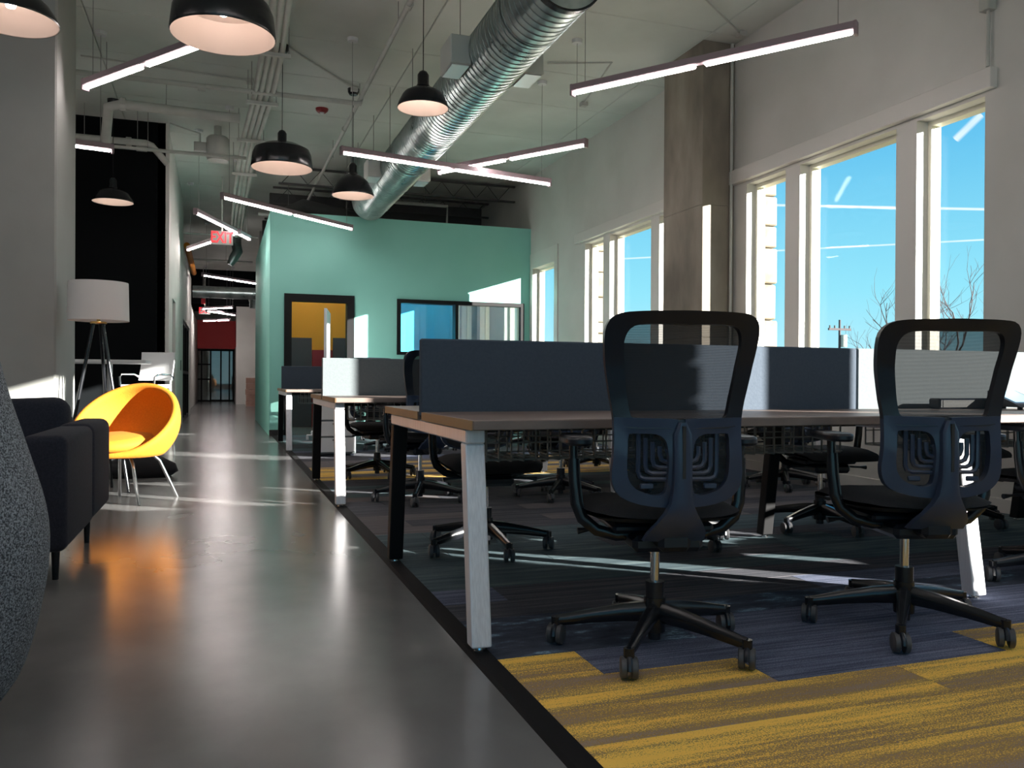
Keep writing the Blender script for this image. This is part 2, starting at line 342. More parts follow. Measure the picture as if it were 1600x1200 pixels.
# stone piers outside, block by block
for i, y0 in enumerate((-.47, 3.33, 7.00, 10.86)):
    p = struct_empty('stone_pier', 'sunlit cream limestone pier outside the window'); z = -.7
    MB().box(XW + .22, XW + .38, y0 + .06, y0 + .9, -.8, 4.2).build('mortar_core', 'stone', p)
    while z < 4.2:
        h = rnd.choice((.16, .22, .30, .36)); j = rnd.uniform(-.012, .012)
        MB().bbox(XW + .21, XW + .40 + j, y0 + rnd.uniform(0, .02), y0 + .98, z + .005, z + h - .008, .012).build('stone_block', 'stone', p); z += h

# added sun-blocking wall south of the bays: keeps the sun off the rearmost bay
struct('wall_sun_blocker', MB().box(5.07, 10.1, -4.9, -4.5, -.8, 6.5), 'stone', 'unseen stone wall added outside behind the camera to block the sun')
# column
col_ = struct_empty('column', 'raw concrete column between the two window bays')
MB().bbox(4.505, XW + .01, 7.18, 7.95, 0, 1.30, .004).build('column_shaft', 'concrete', col_)
MB().bbox(4.5055, XW + .01, 7.1805, 7.9495, 1.3005, 2.62, .004).build('column_shaft', 'concrete', col_)
MB().bbox(4.505, XW + .01, 7.18, 7.95, 2.6205, CZ, .004).build('column_shaft', 'concrete', col_)

# mint room front
YM = 13.0; MT = 3.38
m_ = MB()
for x0, x1, z0, z1 in ((.69, .92, 0, MT), (.92, 1.93, 2.14, MT), (1.93, 2.64, 0, MT), (2.64, 4.75, 0, 1.27), (2.64, 4.75, 2.11, MT), (4.75, XW, 0, MT)): m_.box(x0, x1, YM, YM + .14, z0, z1)
m_.box(.69, .83, YM + .14, 18.4, 0, MT)
struct('wall_mint', m_, 'mint', 'mint green partition wall with sun patches')
for x0, x1, n in ((.69, .92, 0), (1.93, XW, 1)): struct('baseboard_mint', MB().bbox(x0, x1, YM - .012, YM + .01, 0, .09, .003), 'screw', 'dark baseboard under the mint wall, %s of the doorway' % ('right' if n else 'left'))
d = struct_empty('door_1', 'black framed doorway in the mint wall')
f = MB(); f.box(.90, 1.01, YM - .03, YM + .16, 0, 2.15).box(1.84, 1.95, YM - .03, YM + .16, 0, 2.15).box(1.01, 1.84, YM - .03, YM + .16, 2.04, 2.15); f.build('door_frame', 'plain_black', d)
w = struct_empty('window_7', 'black framed interior window in the mint wall')
f = MB(); f.box(2.62, 2.68, YM - .03, YM + .16, 1.25, 2.13).box(4.69, 4.75, YM - .03, YM + .16, 1.25, 2.13).box(2.68, 4.69, YM - .03, YM + .16, 2.07, 2.13).box(2.68, 4.69, YM - .03, YM + .16, 1.25, 1.30).box(3.57, 3.62, YM - .03, YM + .16, 1.30, 2.07)
fo = f.build('window_frame', 'plain_black', w)
MB().box(2.68, 3.57, YM + .06, YM + .07, 1.30, 2.07).build('window_pane', 'glass_room', w); MB().box(3.62, 4.69, YM + .02, YM + .03, 1.30, 2.07).build('window_pane', 'glass_mirror', w)
# rooms behind the mint wall
struct('wall_orange', MB().box(.83, 2.35, 15.4, 15.5, 0, 3.2), 'orange_wall', 'orange end wall seen through the doorway')
struct('wall_blue', MB().box(2.45, XW, 15.5, 15.6, 0, 3.2), 'blue_wall', 'blue end wall seen through the interior window')
struct('wall_divider', MB().box(2.35, 2.45, YM + .14, 15.6, 0, 3.2), 'blue_wall', 'partition between the two meeting rooms')
struct('ceiling_rooms', MB().box(.83, XW, YM + .14, 15.6, 3.2, 3.3), 'ceiling', 'low ceiling over the meeting rooms')
for nm, mm, x0, x1, z0, z1, lb in (('wall_panel', 'charcoal_panel', .85, 1.55, 0, 1.60, 'charcoal acoustic wall panel left in the orange room'), ('wall_panel', 'charcoal_panel', 1.925, 2.33, 0, 1.61, 'charcoal acoustic wall panel right in the orange room'), ('wall_panel', 'maroon_panel', 1.555, 1.92, 0, 1.385, 'maroon acoustic wall panel between two charcoal ones')):
    tag(MB().bbox(x0, x1, 15.36, 15.40, z0, z1, .006).build(nm, mm), lb, 'wall panel')
for x, lb in ((1.55, 'unseen square panel light added to brighten the orange room'), (3.6, 'unseen square panel light added to brighten the blue room')):  # ceiling panels added as fill light for the two rooms
    t = thing('fill_panel', lb, 'light', (x, 14.4, 3.2)); MB().bbox(-.32, .32, -.32, .32, -.03, 0, .004).build('light_frame', 'trim_white', t); MB().box(-.28, .28, -.28, .28, -.036, -.03).build('diffuser', 'fill_glow', t)

# left: pier, black wall, corridor wall, back walls
struct('wall_pier_left', MB().bbox(-3.4, -1.148, 6.90, 7.76, 0, CZ, .012), 'grey_wall', 'thick grey wall end beside the sofa')
struct('wall_black', MB().box(-7, -.69, 12.0, 12.15, 0, CZ), 'black_wall', 'tall black accent wall behind the white table')
wl = MB().box(-.80, -.68, 12.0, 13.35, 0, CZ).box(-.80, -.68, 14.2, 17.0, 0, CZ).box(-.80, -.68, 13.35, 14.2, 2.05, CZ).box(-.80, -.68, 20.6, 21.6, 0, 3.27).box(-.80, -.68, 17, 20.6, 2.0, 3.27)
wl.box(-.9, -.80, 21.6, 33, 0, 2.9)
struct('wall_corridor', wl, 'white_wall', 'white corridor wall left of the walkway')
struct('trim_black_wall', MB().box(-.70, -.655, 11.97, 12.03, 0, CZ), 'trim_white', 'white corner trim at the end of the black wall')
d = struct_empty('door_2', 'dark doorway in the corridor wall'); MB().box(-.79, -.72, 13.35, 14.2, 0, 2.05).build('door_leaf', 'black_wall', d)
tag(MB().bbox(-.68, -.672, 16.0, 16.1, 1.0, 1.18, .002).build('switch_plate', 'dark_duct'), 'small grey switch plate on the white corridor wall', 'switch')
d = struct_empty('door_3', 'black glazed front along the corridor')
f = MB()
for y in (17.0, 18.16, 19.32, 20.54): f.box(-.78, -.70, y, y + .06, 0, 2.0)
for z in (0, .95, 1.94): f.box(-.78, -.70, 17, 20.6, z, z + .06)
f.build('door_frame', 'plain_black', d); MB().box(-.75, -.74, 17.06, 20.54, .06, 1.94).build('door_glass', 'glass_dark', d); MB().box(-1.6, -.81, 17, 20.6, 0, 2.2).build('dark_room', 'black_wall', d)
struct('wall_end', MB().box(-.9, -.87 + .02, 33, 33.1, 0, 1.9).box(-.9, .5, 32.0, 32.2, 1.93, 2.96), 'red_wall', 'deep red wall over the glazed corridor end')
struct('wall_red_side', MB().box(.5, .56, 29.2, 32.2, 1.93, 2.96), 'red_wall', 'side of the red soffit')
struct('wall_far_right', MB().box(.48, 2.6, 29.0, 29.2, 0, 3.27).box(.48, .56, 29.2, 33.2, 0, 1.93), 'white_wall', 'white wall at the far right of the corridor')
struct('wall_far_back', MB().box(-7, 5.1, 36, 36.2, 0, CZ).box(.83, XW, 20.0, 20.1, 0, CZ), 'white_wall', 'far back walls of the hall')
struct('wall_behind_camera', MB().box(-7, -4.6, -4.4, -4.2, 0, CZ).box(3.4, 5.1, -4.4, -4.2, 0, CZ).box(-4.6, 3.4, -4.4, -4.2, 0, .35).box(-4.6, 3.4, -4.4, -4.2, 3.7, CZ), 'white_wall', 'white wall behind the camera with an added wide glazed front')
w = struct_empty('window_8', 'unseen wide glazed front added behind the camera for sky fill'); f = MB()  # unseen rear glazing, added to let in cool sky fill
for k in range(5): f.box(-4.6 + k * 1.9, -4.5 + k * 1.9, -4.36, -4.24, .35, 3.7) if k else f.box(-4.6, -4.5, -4.36, -4.24, .35, 3.7)
f.box(3.3, 3.4, -4.36, -4.24, .35, 3.7).box(-4.5, 3.3, -4.36, -4.24, .35, .43).box(-4.5, 3.3, -4.36, -4.24, 3.62, 3.7)
fo = f.build('window_frame', 'trim_white', w); MB().box(-4.5, 3.3, -4.31, -4.30, .43, 3.62).build('window_pane', 'glass', fo)
struct('exterior_sun_blocker', MB().box(4.6, 15.5, -16, -12.5, -.9, 8.5), 'stone', 'unseen stone block added outside behind the camera to block the sun')  # added mass that keeps the sun out of the rear glazing
struct('wall_left', MB().box(-7.1, -7, -4.2, 36, 0, CZ), 'white_wall', 'white wall far on the left')
d = struct_empty('door_4', 'black framed glass doors at the corridor end')
f = MB()
for x in (-.87, -.70, -.38, -.02, .28, .42): f.box(x, x + .055, 32.9, 33.0, 0, 1.93)
for z in (0, .8, 1.35, 1.88): f.box(-.87, -.38, 32.9, 33.0, z, z + .05)
f.box(-.38, .48, 32.9, 33.0, 1.88, 1.93).box(-.38, .48, 32.9, 33, 0, .06).build('door_frame', 'plain_black', d)
MB().box(-.85, .47, 32.94, 32.95, .05, 1.9).build('door_glass', 'glass_room', d)
t = thing('shelving_unit', 'pale open shelving unit behind the glass doors at the corridor end', 'shelf', (-.16, 34.2, 0))
for s in (-1, 1): MB().box(s * .27 - .02, s * .27 + .02, -.15, .15, 0, 1.65).build('side_panel', 'trim_white', t)
for k in range(5): MB().box(-.25, .25, -.15, .15, .08 + k * .38, .11 + k * .38).build('shelf', 'trim_white', t)
tag(MB().bbox(.12, .38, 34.0, 34.03, .75, 1.85, .005).build('white_poster', 'trim_white'), 'pale tall blank board behind the glass doors, right of the shelving', 'board')
# lintels / plenum beams above the mint rooms and corridor
for i, y in enumerate((15.8, 18.6)): struct('trim_%d' % (3 + i), MB().box(.83, XW, y, y + .12, 3.75, CZ), 'dark_duct', 'dark steel beam above the meeting rooms, %s one' % ('nearer', 'farther')[i])

# carpet: planks as single tiles
TY0, TW, TL = 1.98, .213, .868
cp = struct_empty('carpet', 'carpet of long striped planks in navy, teal, taupe and mustard')
cache = {}
for r in range(-6, 52):
    y0 = TY0 + r * TW; y1 = y0 + TW
    if y1 > YM: y1 = YM
    off = 1.505 if r % 2 == 0 else 1.057; x = off - 5 * TL
    while x < XW - .02:
        x0, x1 = max(x, .80), min(x + TL, XW - .016); xm = x + TL / 2; x += TL
        if x1 - x0 < .02: continue
        h = rnd.random()
        if r < 0: mm = 'carpet_yellow' if h < .6 else 'carpet_yellow_b'
        elif r == 0: mm = 'carpet_yellow' if (xm < 1.5 or xm > 2.38) else 'carpet_navy'
        elif r == 1: mm = 'carpet_yellow' if xm < 1.05 else ('carpet_yellow_b' if xm > 3.7 else 'carpet_navy')
        elif r == 2: mm = 'carpet_navy' if 1.9 < xm < 2.9 else 'carpet_splash'
        elif r == 3: mm = 'carpet_splash'
        elif r in (4, 5): mm = 'carpet_dark' if h < .8 else 'carpet_navy'
        elif r < 12: mm = 'carpet_teal' if (h < .62 or xm < 2) else 'carpet_dark'
        elif r < 19: mm = 'carpet_dark' if h < .55 else 'carpet_taupe'
        elif r < 24: mm = 'carpet_teal' if h < .4 else 'carpet_dark'
        elif r in (24, 26, 28): mm = 'carpet_yellow'
        elif r < 32: mm = 'carpet_taupe' if h < .6 else 'carpet_yellow_b'
        elif r < 38: mm = 'carpet_navy' if h < .5 else 'carpet_dark'
        else: mm = 'carpet_teal' if h < .7 else 'carpet_dark'
        MB().bbox(x0 + .0006, x1 - .0006, y0 + .0006, y1 - .0006, 0, .007, .0012).build('carpet_tile', mm, cp)
struct('trim_1', MB().prism([(.73, 0), (.745, .006), (.80, .0075), (.80, 0)], 'y', .7, YM), 'edge_strip', 'dark rubber transition strip between concrete and carpet')

# ================================================= DESK BENCHES
def bench(y0, y1, x0, units, label, shaded_first=False):
    t = thing('desk_bench', label, 'desk', (x0, y0, 0)); D = y1 - y0; x = 0; ym = D / 2
    xs = [0]
    for u, wd in enumerate(units):
        for (a, b) in ((0, ym - .035), (ym + .035, D)):
            MB().bbox(x + .002, x + wd - .002, a, b, .703, .735, .003).build('tabletop', 'wood_top', t)
        sm = 'screen_shaded' if (shaded_first and u == 0) else 'screen_fabric'
        MB().bbox(x + .0, x + wd - .004, ym - .017, ym + .017, .715, 1.02, .006).build('divider_screen', sm, t)
        # wire cable basket
        b = MB(); bx0, bx1 = x + .22, x + wd - .22; s = .0028
        for yy, zz in ((ym - .17, .68), (ym - .17, .62), (ym - .17, .555), (ym - .06, .55), (ym + .06, .55), (ym + .17, .555), (ym + .17, .62), (ym + .17, .68)): b.box(bx0, bx1, yy - s, yy + s, zz - s, zz + s)
        k = bx0
        while k <= bx1:
            b.box(k - s, k + s, ym - .17 - s, ym - .17 + s, .55, .70); b.box(k - s, k + s, ym + .17 - s, ym + .17 + s, .55, .70); b.box(k - s, k + s, ym - .17, ym + .17, .547, .552); k += .05
        b.build('cable_basket', 'wire', t)
        x += wd; xs.append(x)
    for i, xx in enumerate(xs):
        lx = xx + (.008 if i == 0 else (-.04 if i < len(xs) - 1 else -.10)); W_ = .066
        for s in (0, 1):   # near and far splayed legs
            yf, yt = (.045, .135) if s == 0 else (D - .045, D - .135); g = .030
            vs = []
            for (yy, z) in ((yf, .022), (yt, .655)):
                vs += [(lx, yy - g, z), (lx + W_, yy - g, z), (lx + W_, yy + g, z), (lx, yy + g, z)]
            lg = MB().add(vs, [(0, 3, 2, 1), (4, 5, 6, 7), (0, 1, 5, 4), (1, 2, 6, 5), (2, 3, 7, 6), (3, 0, 4, 7)]).build('leg', 'alu' if s == 0 else 'plain_black', t, bevel=.006); lg['label'] = 'silver near leg' if s == 0 else 'black far leg'  # near legs brushed aluminium, far legs plain black
            MB().tube([(lx + W_ / 2, yf, .006), (lx + W_ / 2, yf, .026)], .011, 10).tube([(lx + W_ / 2, yf, .0075), (lx + W_ / 2, yf, .014)], .02, 12).build('leg_leveler', 'chrome', lg)
        MB().bbox(lx, lx + W_, .10, D - .10, .655, .702, .005).build('end_rail', 'alu', t)
    MB().box(0, .0025, .0, ym - .036, .703, .734).box(0, .0025, ym + .036, D, .703, .734).xf(Matrix.Translation((-.0015, 0, 0))).build('edge_banding', 'edge_ply', t)
    MB().box(.1, x - .12, ym - .05, ym - .01, .655, .70).box(.1, x - .12, ym + .01, ym + .05, .655, .70).build('long_rail', 'black_metal', t)
    return t
bench(2.46, 3.90, .733, (2.10, 1.93), 'nearest wood-topped desk bench with a first screen darkened as in shade and silver front leg', True)
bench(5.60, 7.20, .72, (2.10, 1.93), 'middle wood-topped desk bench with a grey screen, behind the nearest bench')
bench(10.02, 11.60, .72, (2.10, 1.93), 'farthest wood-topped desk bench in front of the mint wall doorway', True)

# ================================================= TASK CHAIRS
def yb(z, u=0):   # back profile: local y of the back surface
    pts = [(.47, -.215), (.55, -.235), (.64, -.243), (.72, -.238), (.80, -.242), (.90, -.262), (1.06, -.318)]
    for (a, ya), (b, yb_) in zip(pts, pts[1:]):
        if z <= b: k = max(0, (z - a) / (b - a)); k = k; y = ya + (yb_ - ya) * k; break
    else: y = pts[-1][1]
    return y + .9 * u * u
def resample(loop, n):
    P = [Vector((a, b)) for a, b in loop]; P.append(P[0]); L = [0]
    for a, b in zip(P, P[1:]): L.append(L[-1] + (b - a).length)
    out = []; j = 0
    for i in range(n):
        d = L[-1] * i / n
        while L[j + 1] < d: j += 1
        k = (d - L[j]) / (L[j + 1] - L[j]); out.append(P[j].lerp(P[j + 1], k))
    return out
def angsample(loop, c, n):   # sample the loop by angle about c
    P = resample(loop, 400); out = []
    for i in range(n):
        a = 2 * PI * i / n; best = min(P, key=lambda p: abs((math.atan2(p.y - c[1], p.x - c[0]) - a + PI) % (2 * PI) - PI)); out.append(best)
    return out
def smooth_loop(pts, it=2):
    for _ in range(it):
        q = []
        for i in range(len(pts)):
            a, b = pts[i], pts[(i + 1) % len(pts)]; q += [(a[0] * .75 + b[0] * .25, a[1] * .75 + b[1] * .25), (a[0] * .25 + b[0] * .75, a[1] * .25 + b[1] * .75)]
        pts = q
    return pts
def sym(half): return half + [(-u, z) for u, z in reversed(half)]
def plate(mb, outer, inner, c, th, n=72):
    o = angsample(outer, c, n); i = angsample(inner, c, n)
    mb.ring([(p.x, yb(p.y, p.x) - th, p.y) for p in o], [(p.x, yb(p.y, p.x) - th * .75, p.y) for p in i], th)
def make_chair(label):
    t = thing('task_chair', label, 'chair', (0, 0, 0))
    # five-star base
    b = MB(); b.lathe([(.0, .165), (.034, .165), (.036, .10), (.034, .055), (.0, .055)], 16)
    RB = .315
    for k in range(5):
        a = 2 * PI * k / 5 + PI / 2 + .12; dx, dy = math.cos(a), math.sin(a)
        P = [(dx * r, dy * r, z) for r, z in ((.02, .118), (.10, .112), (.20, .098), (.29, .082), (RB, .080))]
        b.tube(P, [.034, .030, .024, .019, .017], 8, sx=.75)
        b.tube([(dx * RB, dy * RB, .062), (dx * RB, dy * RB, .092)], .016, 10)
    b.build('base', 'black_metal', t, smooth=True)
    for k in range(5):
        a = 2 * PI * k / 5 + PI / 2 + .12; cx, cy = math.cos(a) * RB, math.sin(a) * RB; sa = R(73) + [.12, -.2, .15, -.1, .25][k]
        wx, wy = math.cos(sa), math.sin(sa)
        h = MB().tube([(cx, cy, .050), (cx, cy, .068)], .012, 8)
        hp = [(cx + wx * .031 * math.cos(q), cy + wy * .031 * math.cos(q), .034 + .033 * math.sin(q)) for q in [PI * j / 8 for j in range(9)]]
        h.tube(hp, .009, 8, sx=1.0); co = h.build('caster', 'black_plastic', t, smooth=True)
        for s in (-1, 1):
            ox, oy = -wy * .0155 * s, wx * .0155 * s
            w_ = MB(); pr = [(.0, -.010), (.026, -.010), (.0315, -.007), (.0315, .007), (.026, .010), (.0, .010)]
            w_.lathe(pr, 18, axis='x'); w_.xf(Matrix.Translation((cx + ox, cy + oy, .0360)) @ Matrix.Rotation(math.atan2(oy, ox), 4, 'Z'))
            w_.build('wheel', 'caster_grey', co, smooth=True)
    MB().tube([(0, 0, .16), (0, 0, .215)], .030, 16).tube([(0, 0, .03), (0, 0, .16)], .021, 14).build('column_sleeve', 'black_plastic', t, smooth=True)
    MB().tube([(0, 0, .21), (0, 0, .36)], .0145, 16).build('gas_cylinder', 'chrome', t, smooth=True)
    mch = MB().bbox(-.11, .11, -.15, .14, .335, .385, .015).bbox(-.05, .05, -.22, -.10, .35, .42, .015).bbox(-.16, .16, -.10, .12, .385, .415, .01).build('tilt_mechanism', 'black_plastic', t)
    MB().tube([(-.10, .08, .37), (-.20, .09, .365), (-.235, .09, .362)], [.006, .006, .012], 8).build('lever', 'black_plastic', t); MB().tube([(.10, .02, .37), (.20, .02, .365), (.225, .02, .362)], [.006, .006, .012], 8).build('lever', 'black_plastic', t)
    # seat cushion
    n = 14; vs = []; fs = []
    for top in (1, 0):
        for i in range(n + 1):
            for j in range(n + 1):
                u = -1 + 2 * i / n; v = -1 + 2 * j / n; e = max(abs(u), abs(v)); rr = (abs(u) ** 4 + abs(v) ** 4) ** .25 or 1; f = max(abs(u), abs(v)) / rr if e else 1
                x, y = u * f * .245, .045 + v * f * .245; k = 1 - max(abs(u), abs(v)) ** 5
                z = (.445 + .035 * k + .012 * u * u - (.03 * max(0, v) ** 3)) if top else .445 - .028 * k - (.03 * max(0, v) ** 3)
                vs.append((x, y, z))
    m1 = (n + 1) ** 2
    for L_ in (0, 1):
        for i in range(n):
            for j in range(n): a = L_ * m1 + i * (n + 1) + j; fs.append((a, a + 1, a + n + 2, a + n + 1))
    MB().add(vs, fs).build('seat', 'black_fabric', t, smooth='all')
    # back
    full = [(0, 1.052), (.165, 1.050), (.205, 1.040), (.226, 1.015), (.229, .975), (.222, .90), (.206, .82), (.193, .755), (.190, .70), (.193, .63), (.197, .575), (.188, .535), (.16, .508), (.10, .490), (0, .484)]
    up_o = smooth_loop(sym([(.001, 1.052), (.168, 1.050), (.206, 1.042), (.228, 1.014), (.229, .97), (.221, .90), (.206, .82), (.193, .755), (.190, .716), (.001, .716)]), 1)
    up_i = smooth_loop(sym([(.001, 1.014), (.130, 1.016), (.160, 1.006), (.174, .975), (.173, .94), (.165, .87), (.152, .79), (.145, .752), (.135, .742), (.001, .742)]), 2)
    mb = MB(); plate(mb, up_o, up_i, (0, .88), .024, 96); fo = mb.build('back_frame', 'black_plastic', t, smooth=True)
    mb = MB()
    for s in (-1, 1):
        L_o = [(s * u, z) for u, z in smooth_loop([(.010, .742), (.011, .745), (.185, .748), (.1925, .750), (.1925, .740), (.190, .70), (.193, .63), (.198, .575), (.188, .535), (.16, .508), (.10, .490), (.012, .484), (.010, .486)], 1)]
        L_i = [(s * u, z) for u, z in smooth_loop([(.050, .700), (.120, .702), (.146, .702), (.151, .697), (.152, .67), (.154, .60), (.148, .562), (.120, .532), (.045, .516), (.036, .56), (.034, .65)], 2)]
        plate(mb, L_o, L_i, (s * .10, .61), .026, 64)
    lf = mb.build('lumbar_frame', 'back_plastic', t, smooth=True)
    # knit mesh sheet behind the frame opening
    nx, nz = 16, 24; vs = []; fs = []
    for j in range(nz + 1):
        z = .50 + (1.030 - .50) * j / nz; hw = [h for h in full if True]
        for (ua, za), (ub, zb) in zip(full, full[1:]):
            if zb <= z <= za: h_ = ua + (ub - ua) * ((za - z) / (za - zb + 1e-9)) if za > z else ua; break
        h_ = max(h_ - .02, .06)
        for i in range(nx + 1): u = -h_ + 2 * h_ * i / nx; vs.append((u, yb(z, u) + .006, z))
    for j in range(nz):
        for i in range(nx): a = j * (nx + 1) + i; fs.append((a, a + 1, a + nx + 2, a + nx + 1))
    MB().add(vs, fs).build('back_mesh', 'mesh', t, smooth='all')
    # concentric lumbar pads
    mb = MB()
    for s in (-1, 1):
        for q, w_ in enumerate((.118, .098, .078, .058, .038)):
            zb_ = .568 + q * .017; pts = [(s * .028, zb_), (s * (w_ - .02), zb_), (s * (w_ - .006), zb_ + .006), (s * w_, zb_ + .022), (s * w_, .700 - .012 * q)]
            mb.tube([(u, yb(z, u) + .000, z) for u, z in pts], .0072, 6)
        mb.bbox(min(s * .075, s * .115), max(s * .075, s * .115), -.243, -.232, .540, .556, .003)
    mb.build('lumbar_pad', 'back_plastic', t, smooth=True)
    # centre spine flaring to the yoke
    secs = [(.735, .012, -.285), (.70, .026, -.287), (.62, .026, -.292), (.56, .026, -.290), (.53, .028, -.288), (.50, .033, -.286), (.47, .048, -.280), (.44, .068, -.266), (.41, .086, -.240), (.38, .092, -.205)]
    vs = []; fs = []
    for z, h_, y in secs: vs += [(-h_, y + .008, z), (-h_ * .6, y, z), (h_ * .6, y, z), (h_, y + .008, z), (h_, y + .034, z), (-h_, y + .034, z)]
    for i in range(len(secs) - 1):
        for k in range(6): a = i * 6 + k; b_ = i * 6 + (k + 1) % 6; fs.append((a, b_, b_ + 6, a + 6))
    fs += [tuple(range(6)), tuple((len(secs) - 1) * 6 + k for k in range(6))]
    sp = MB().add(vs, fs).build('back_yoke', 'back_plastic', t, smooth=True)
    MB().box(-.0045, .0045, -.2935, -.285, .575, .725).build('yoke_slot', 'screw', sp)
    # arms
    for s in (-1, 1):
        pts = [(s * .07, -.05, .375), (s * .14, -.05, .372), (s * .20, -.045, .388), (s * .245, -.04, .425), (s * .262, -.035, .47), (s * .268, -.03, .54), (s * .270, -.025, .61)]
        a = MB().tube(pts, [.018, .018, .019, .020, .021, .020, .019], 10, sx=.8)
        a.tube([(s * .270, -.025, .54), (s * .270, -.02, .655)], .0145, 10)
        ao = a.build('arm_support', 'black_metal', t, smooth=True)
        q = MB(); lo = smooth_loop([(-.042, -.12), (.042, -.12), (.046, .02), (.036, .13), (-.03, .13), (-.044, .02)], 2)
        q.prism([(s * .262 + p, .0 + r_) for p, r_ in lo], 'z', .655, .682); q.build('arm_pad', 'black_plastic', ao, smooth=True, bevel=.008)
    return t
chair0 = make_chair('black mesh task chair at the nearest bench, closest to the aisle, back to camera')
chair0.location = (1.315, 2.36, .006); chair0.rotation_euler = (0, 0, R(-13))
CG = 'black mesh task chairs around the desk benches'; chair0['group'] = CG
CH = [
 (2.25, 2.28, -17, 'black mesh task chair at the nearest bench, second from the aisle, back to camera'),
 (3.43, 2.58, -8, 'black mesh task chair at the nearest bench, cut by the right picture edge'),
 (4.28, 2.40, -3, 'black mesh task chair at the nearest bench, by the window wall, outside the picture'),
 (1.26, 3.98, 176, 'black mesh task chair tucked under far side of nearest bench, closest to the aisle'),
 (2.24, 3.86, 187, 'black mesh task chair tucked under far side of nearest bench, second from the aisle'),
 (3.30, 3.98, 172, 'black mesh task chair tucked under far side of nearest bench, third from the aisle'),
 (4.22, 3.92, 183, 'black mesh task chair tucked under far side of nearest bench, by the window wall'),
 (1.33, 5.75, 10, 'black mesh task chair on near side of middle bench, back rising above the grey screen'),
 (2.35, 5.62, -6, 'black mesh task chair on near side of middle bench, second from the aisle'),
 (3.40, 5.66, 12, 'black mesh task chair on near side of middle bench, third from the aisle'),
 (4.30, 5.60, -4, 'black mesh task chair on near side of middle bench, by the window wall'),
 (1.30, 7.28, 184, 'black mesh task chair on far side of middle bench, closest to the aisle'),
 (2.38, 7.22, 174, 'black mesh task chair on far side of middle bench, second from the aisle'),
 (3.42, 7.30, 181, 'black mesh task chair on far side of middle bench, third from the aisle'),
 (1.95, 9.92, 8, 'black mesh task chair on near side of farthest bench, closest to the aisle'),
 (2.85, 9.90, -9, 'black mesh task chair on near side of farthest bench, second from the aisle'),
 (3.75, 9.92, 3, 'black mesh task chair on near side of farthest bench, third from the aisle'),
 (2.15, 11.72, 180, 'black mesh task chair on far side of farthest bench, closest to the aisle'),
 (3.20, 11.74, 176, 'black mesh task chair on far side of farthest bench, second from the aisle'),
]
for x, y, a, lb in CH: copy_tree(chair0, (x, y, .006), R(a), lb, CG)

# ================================================= LOUNGE SIDE
# navy sofa facing the camera side, right arm towards the aisle
t = thing('sofa', 'dark navy fabric sofa with loose back cushions beside the grey wall end', 'sofa', (0, 0, 0))
def rbox(x0, x1, y0, y1, z0, z1, name, m, par, b=.03, **k):
    o = MB().box(x0, x1, y0, y1, z0, z1).build(name, m, par, smooth='all', **k); md = o.modifiers.new('bevel', 'BEVEL'); md.width = b; md.segments = 4; return o
rbox(-2.6, -.74, 3.72, 5.0, .18, .36, 'seat_base', 'navy', t, .02)
rbox(-.735, -.57, 3.66, 4.395, .17, .632, 'arm_panel', 'navy', t, .035); rbox(-.735, -.57, 4.405, 5.03, .17, .640, 'arm_panel', 'navy', t, .045)
rbox(-2.6, -.74, 4.86, 5.03, .17, .66, 'back_panel', 'navy', t, .04)
for k in range(2): rbox(-1.66 - .9 * k + .01, -.76 - .9 * k, 3.70, 4.85, .36, .48, 'seat_cushion', 'navy', t, .05)
for k, (x0, h) in enumerate(((-1.34, .745), (-1.98, .735), (-2.55, .75))):
    o = rbox(-.32, .32, -.09, .09, -.15, .15, 'back_cushion', 'navy', t, .07); o.location = (x0 + .32 - .02, 4.74, h - .145); o.rotation_euler = (R(-12), R((-2, 3, -1)[k]), 0)
for x, y in ((-.66, 3.98), (-.655, 4.82), (-2.4, 3.98), (-2.4, 4.82)): MB().tube([(x, y, 0), (x, y, .18)], [.013, .019], 12).build('leg', 'black_metal', t, smooth=True)

# grey tweed wing chair, very near on the left
t = thing('lounge_chair', 'grey tweed high-backed egg lounge chair at the left picture edge', 'lounge chair', (-.85, 2.14, 0), R(200))
prof = [(.085, .30), (.10, .365), (.176, .425), (.30, .458), (.40, .476), (.486, .482), (.56, .474), (.70, .432), (.82, .395), (.924, .368), (1.05, .33), (1.15, .28), (1.22, .20)]
n = 48; vs = []; fs = []
def wall_r(z):
    for (za, ra), (zb, rb) in zip(prof, prof[1:]):
        if z <= zb: return ra + (rb - ra) * (z - za) / (zb - za)
    return prof[-1][1]
A0 = R(62)   # half opening to the front above the seat
def span(z):   # half angle of shell wall present (from the back)
    if z < .42: return PI
    k = min(1, (z - .42) / .45); return PI - A0 * (k ** .6) * (1 + .5 * k)
rows = [z for z, r in prof]; rows = sorted(set(rows + [.24, .35, .43, .63, .76, .87, .98])); nn = 40
for z in rows:
    S = span(z)
    for k in range(nn + 1):
        a = PI + (-S + 2 * S * k / nn) - PI / 2; r = wall_r(z); vs.append((r * math.cos(a), r * math.sin(a), z))
for i in range(len(rows) - 1):
    for k in range(nn): a = i * (nn + 1) + k; fs.append((a, a + 1, a + nn + 2, a + nn + 1))
sh = MB().add(vs, fs).add([(0, 0, .075)], []); sh.f += [(len(sh.v) - 1, k + 1, k) for k in range(nn)]
o = sh.build('shell', 'tweed', t, smooth='all'); md = o.modifiers.new('solid', 'SOLIDIFY'); md.thickness = .05; md.offset = -1; md = o.modifiers.new('sub', 'SUBSURF'); md.levels = md.render_levels = 1
MB().lathe([(0, .30), (.39, .30), (.41, .36), (.39, .43), (.2, .445), (0, .445)], 32).build('seat_cushion', 'tweed', t, smooth='all')
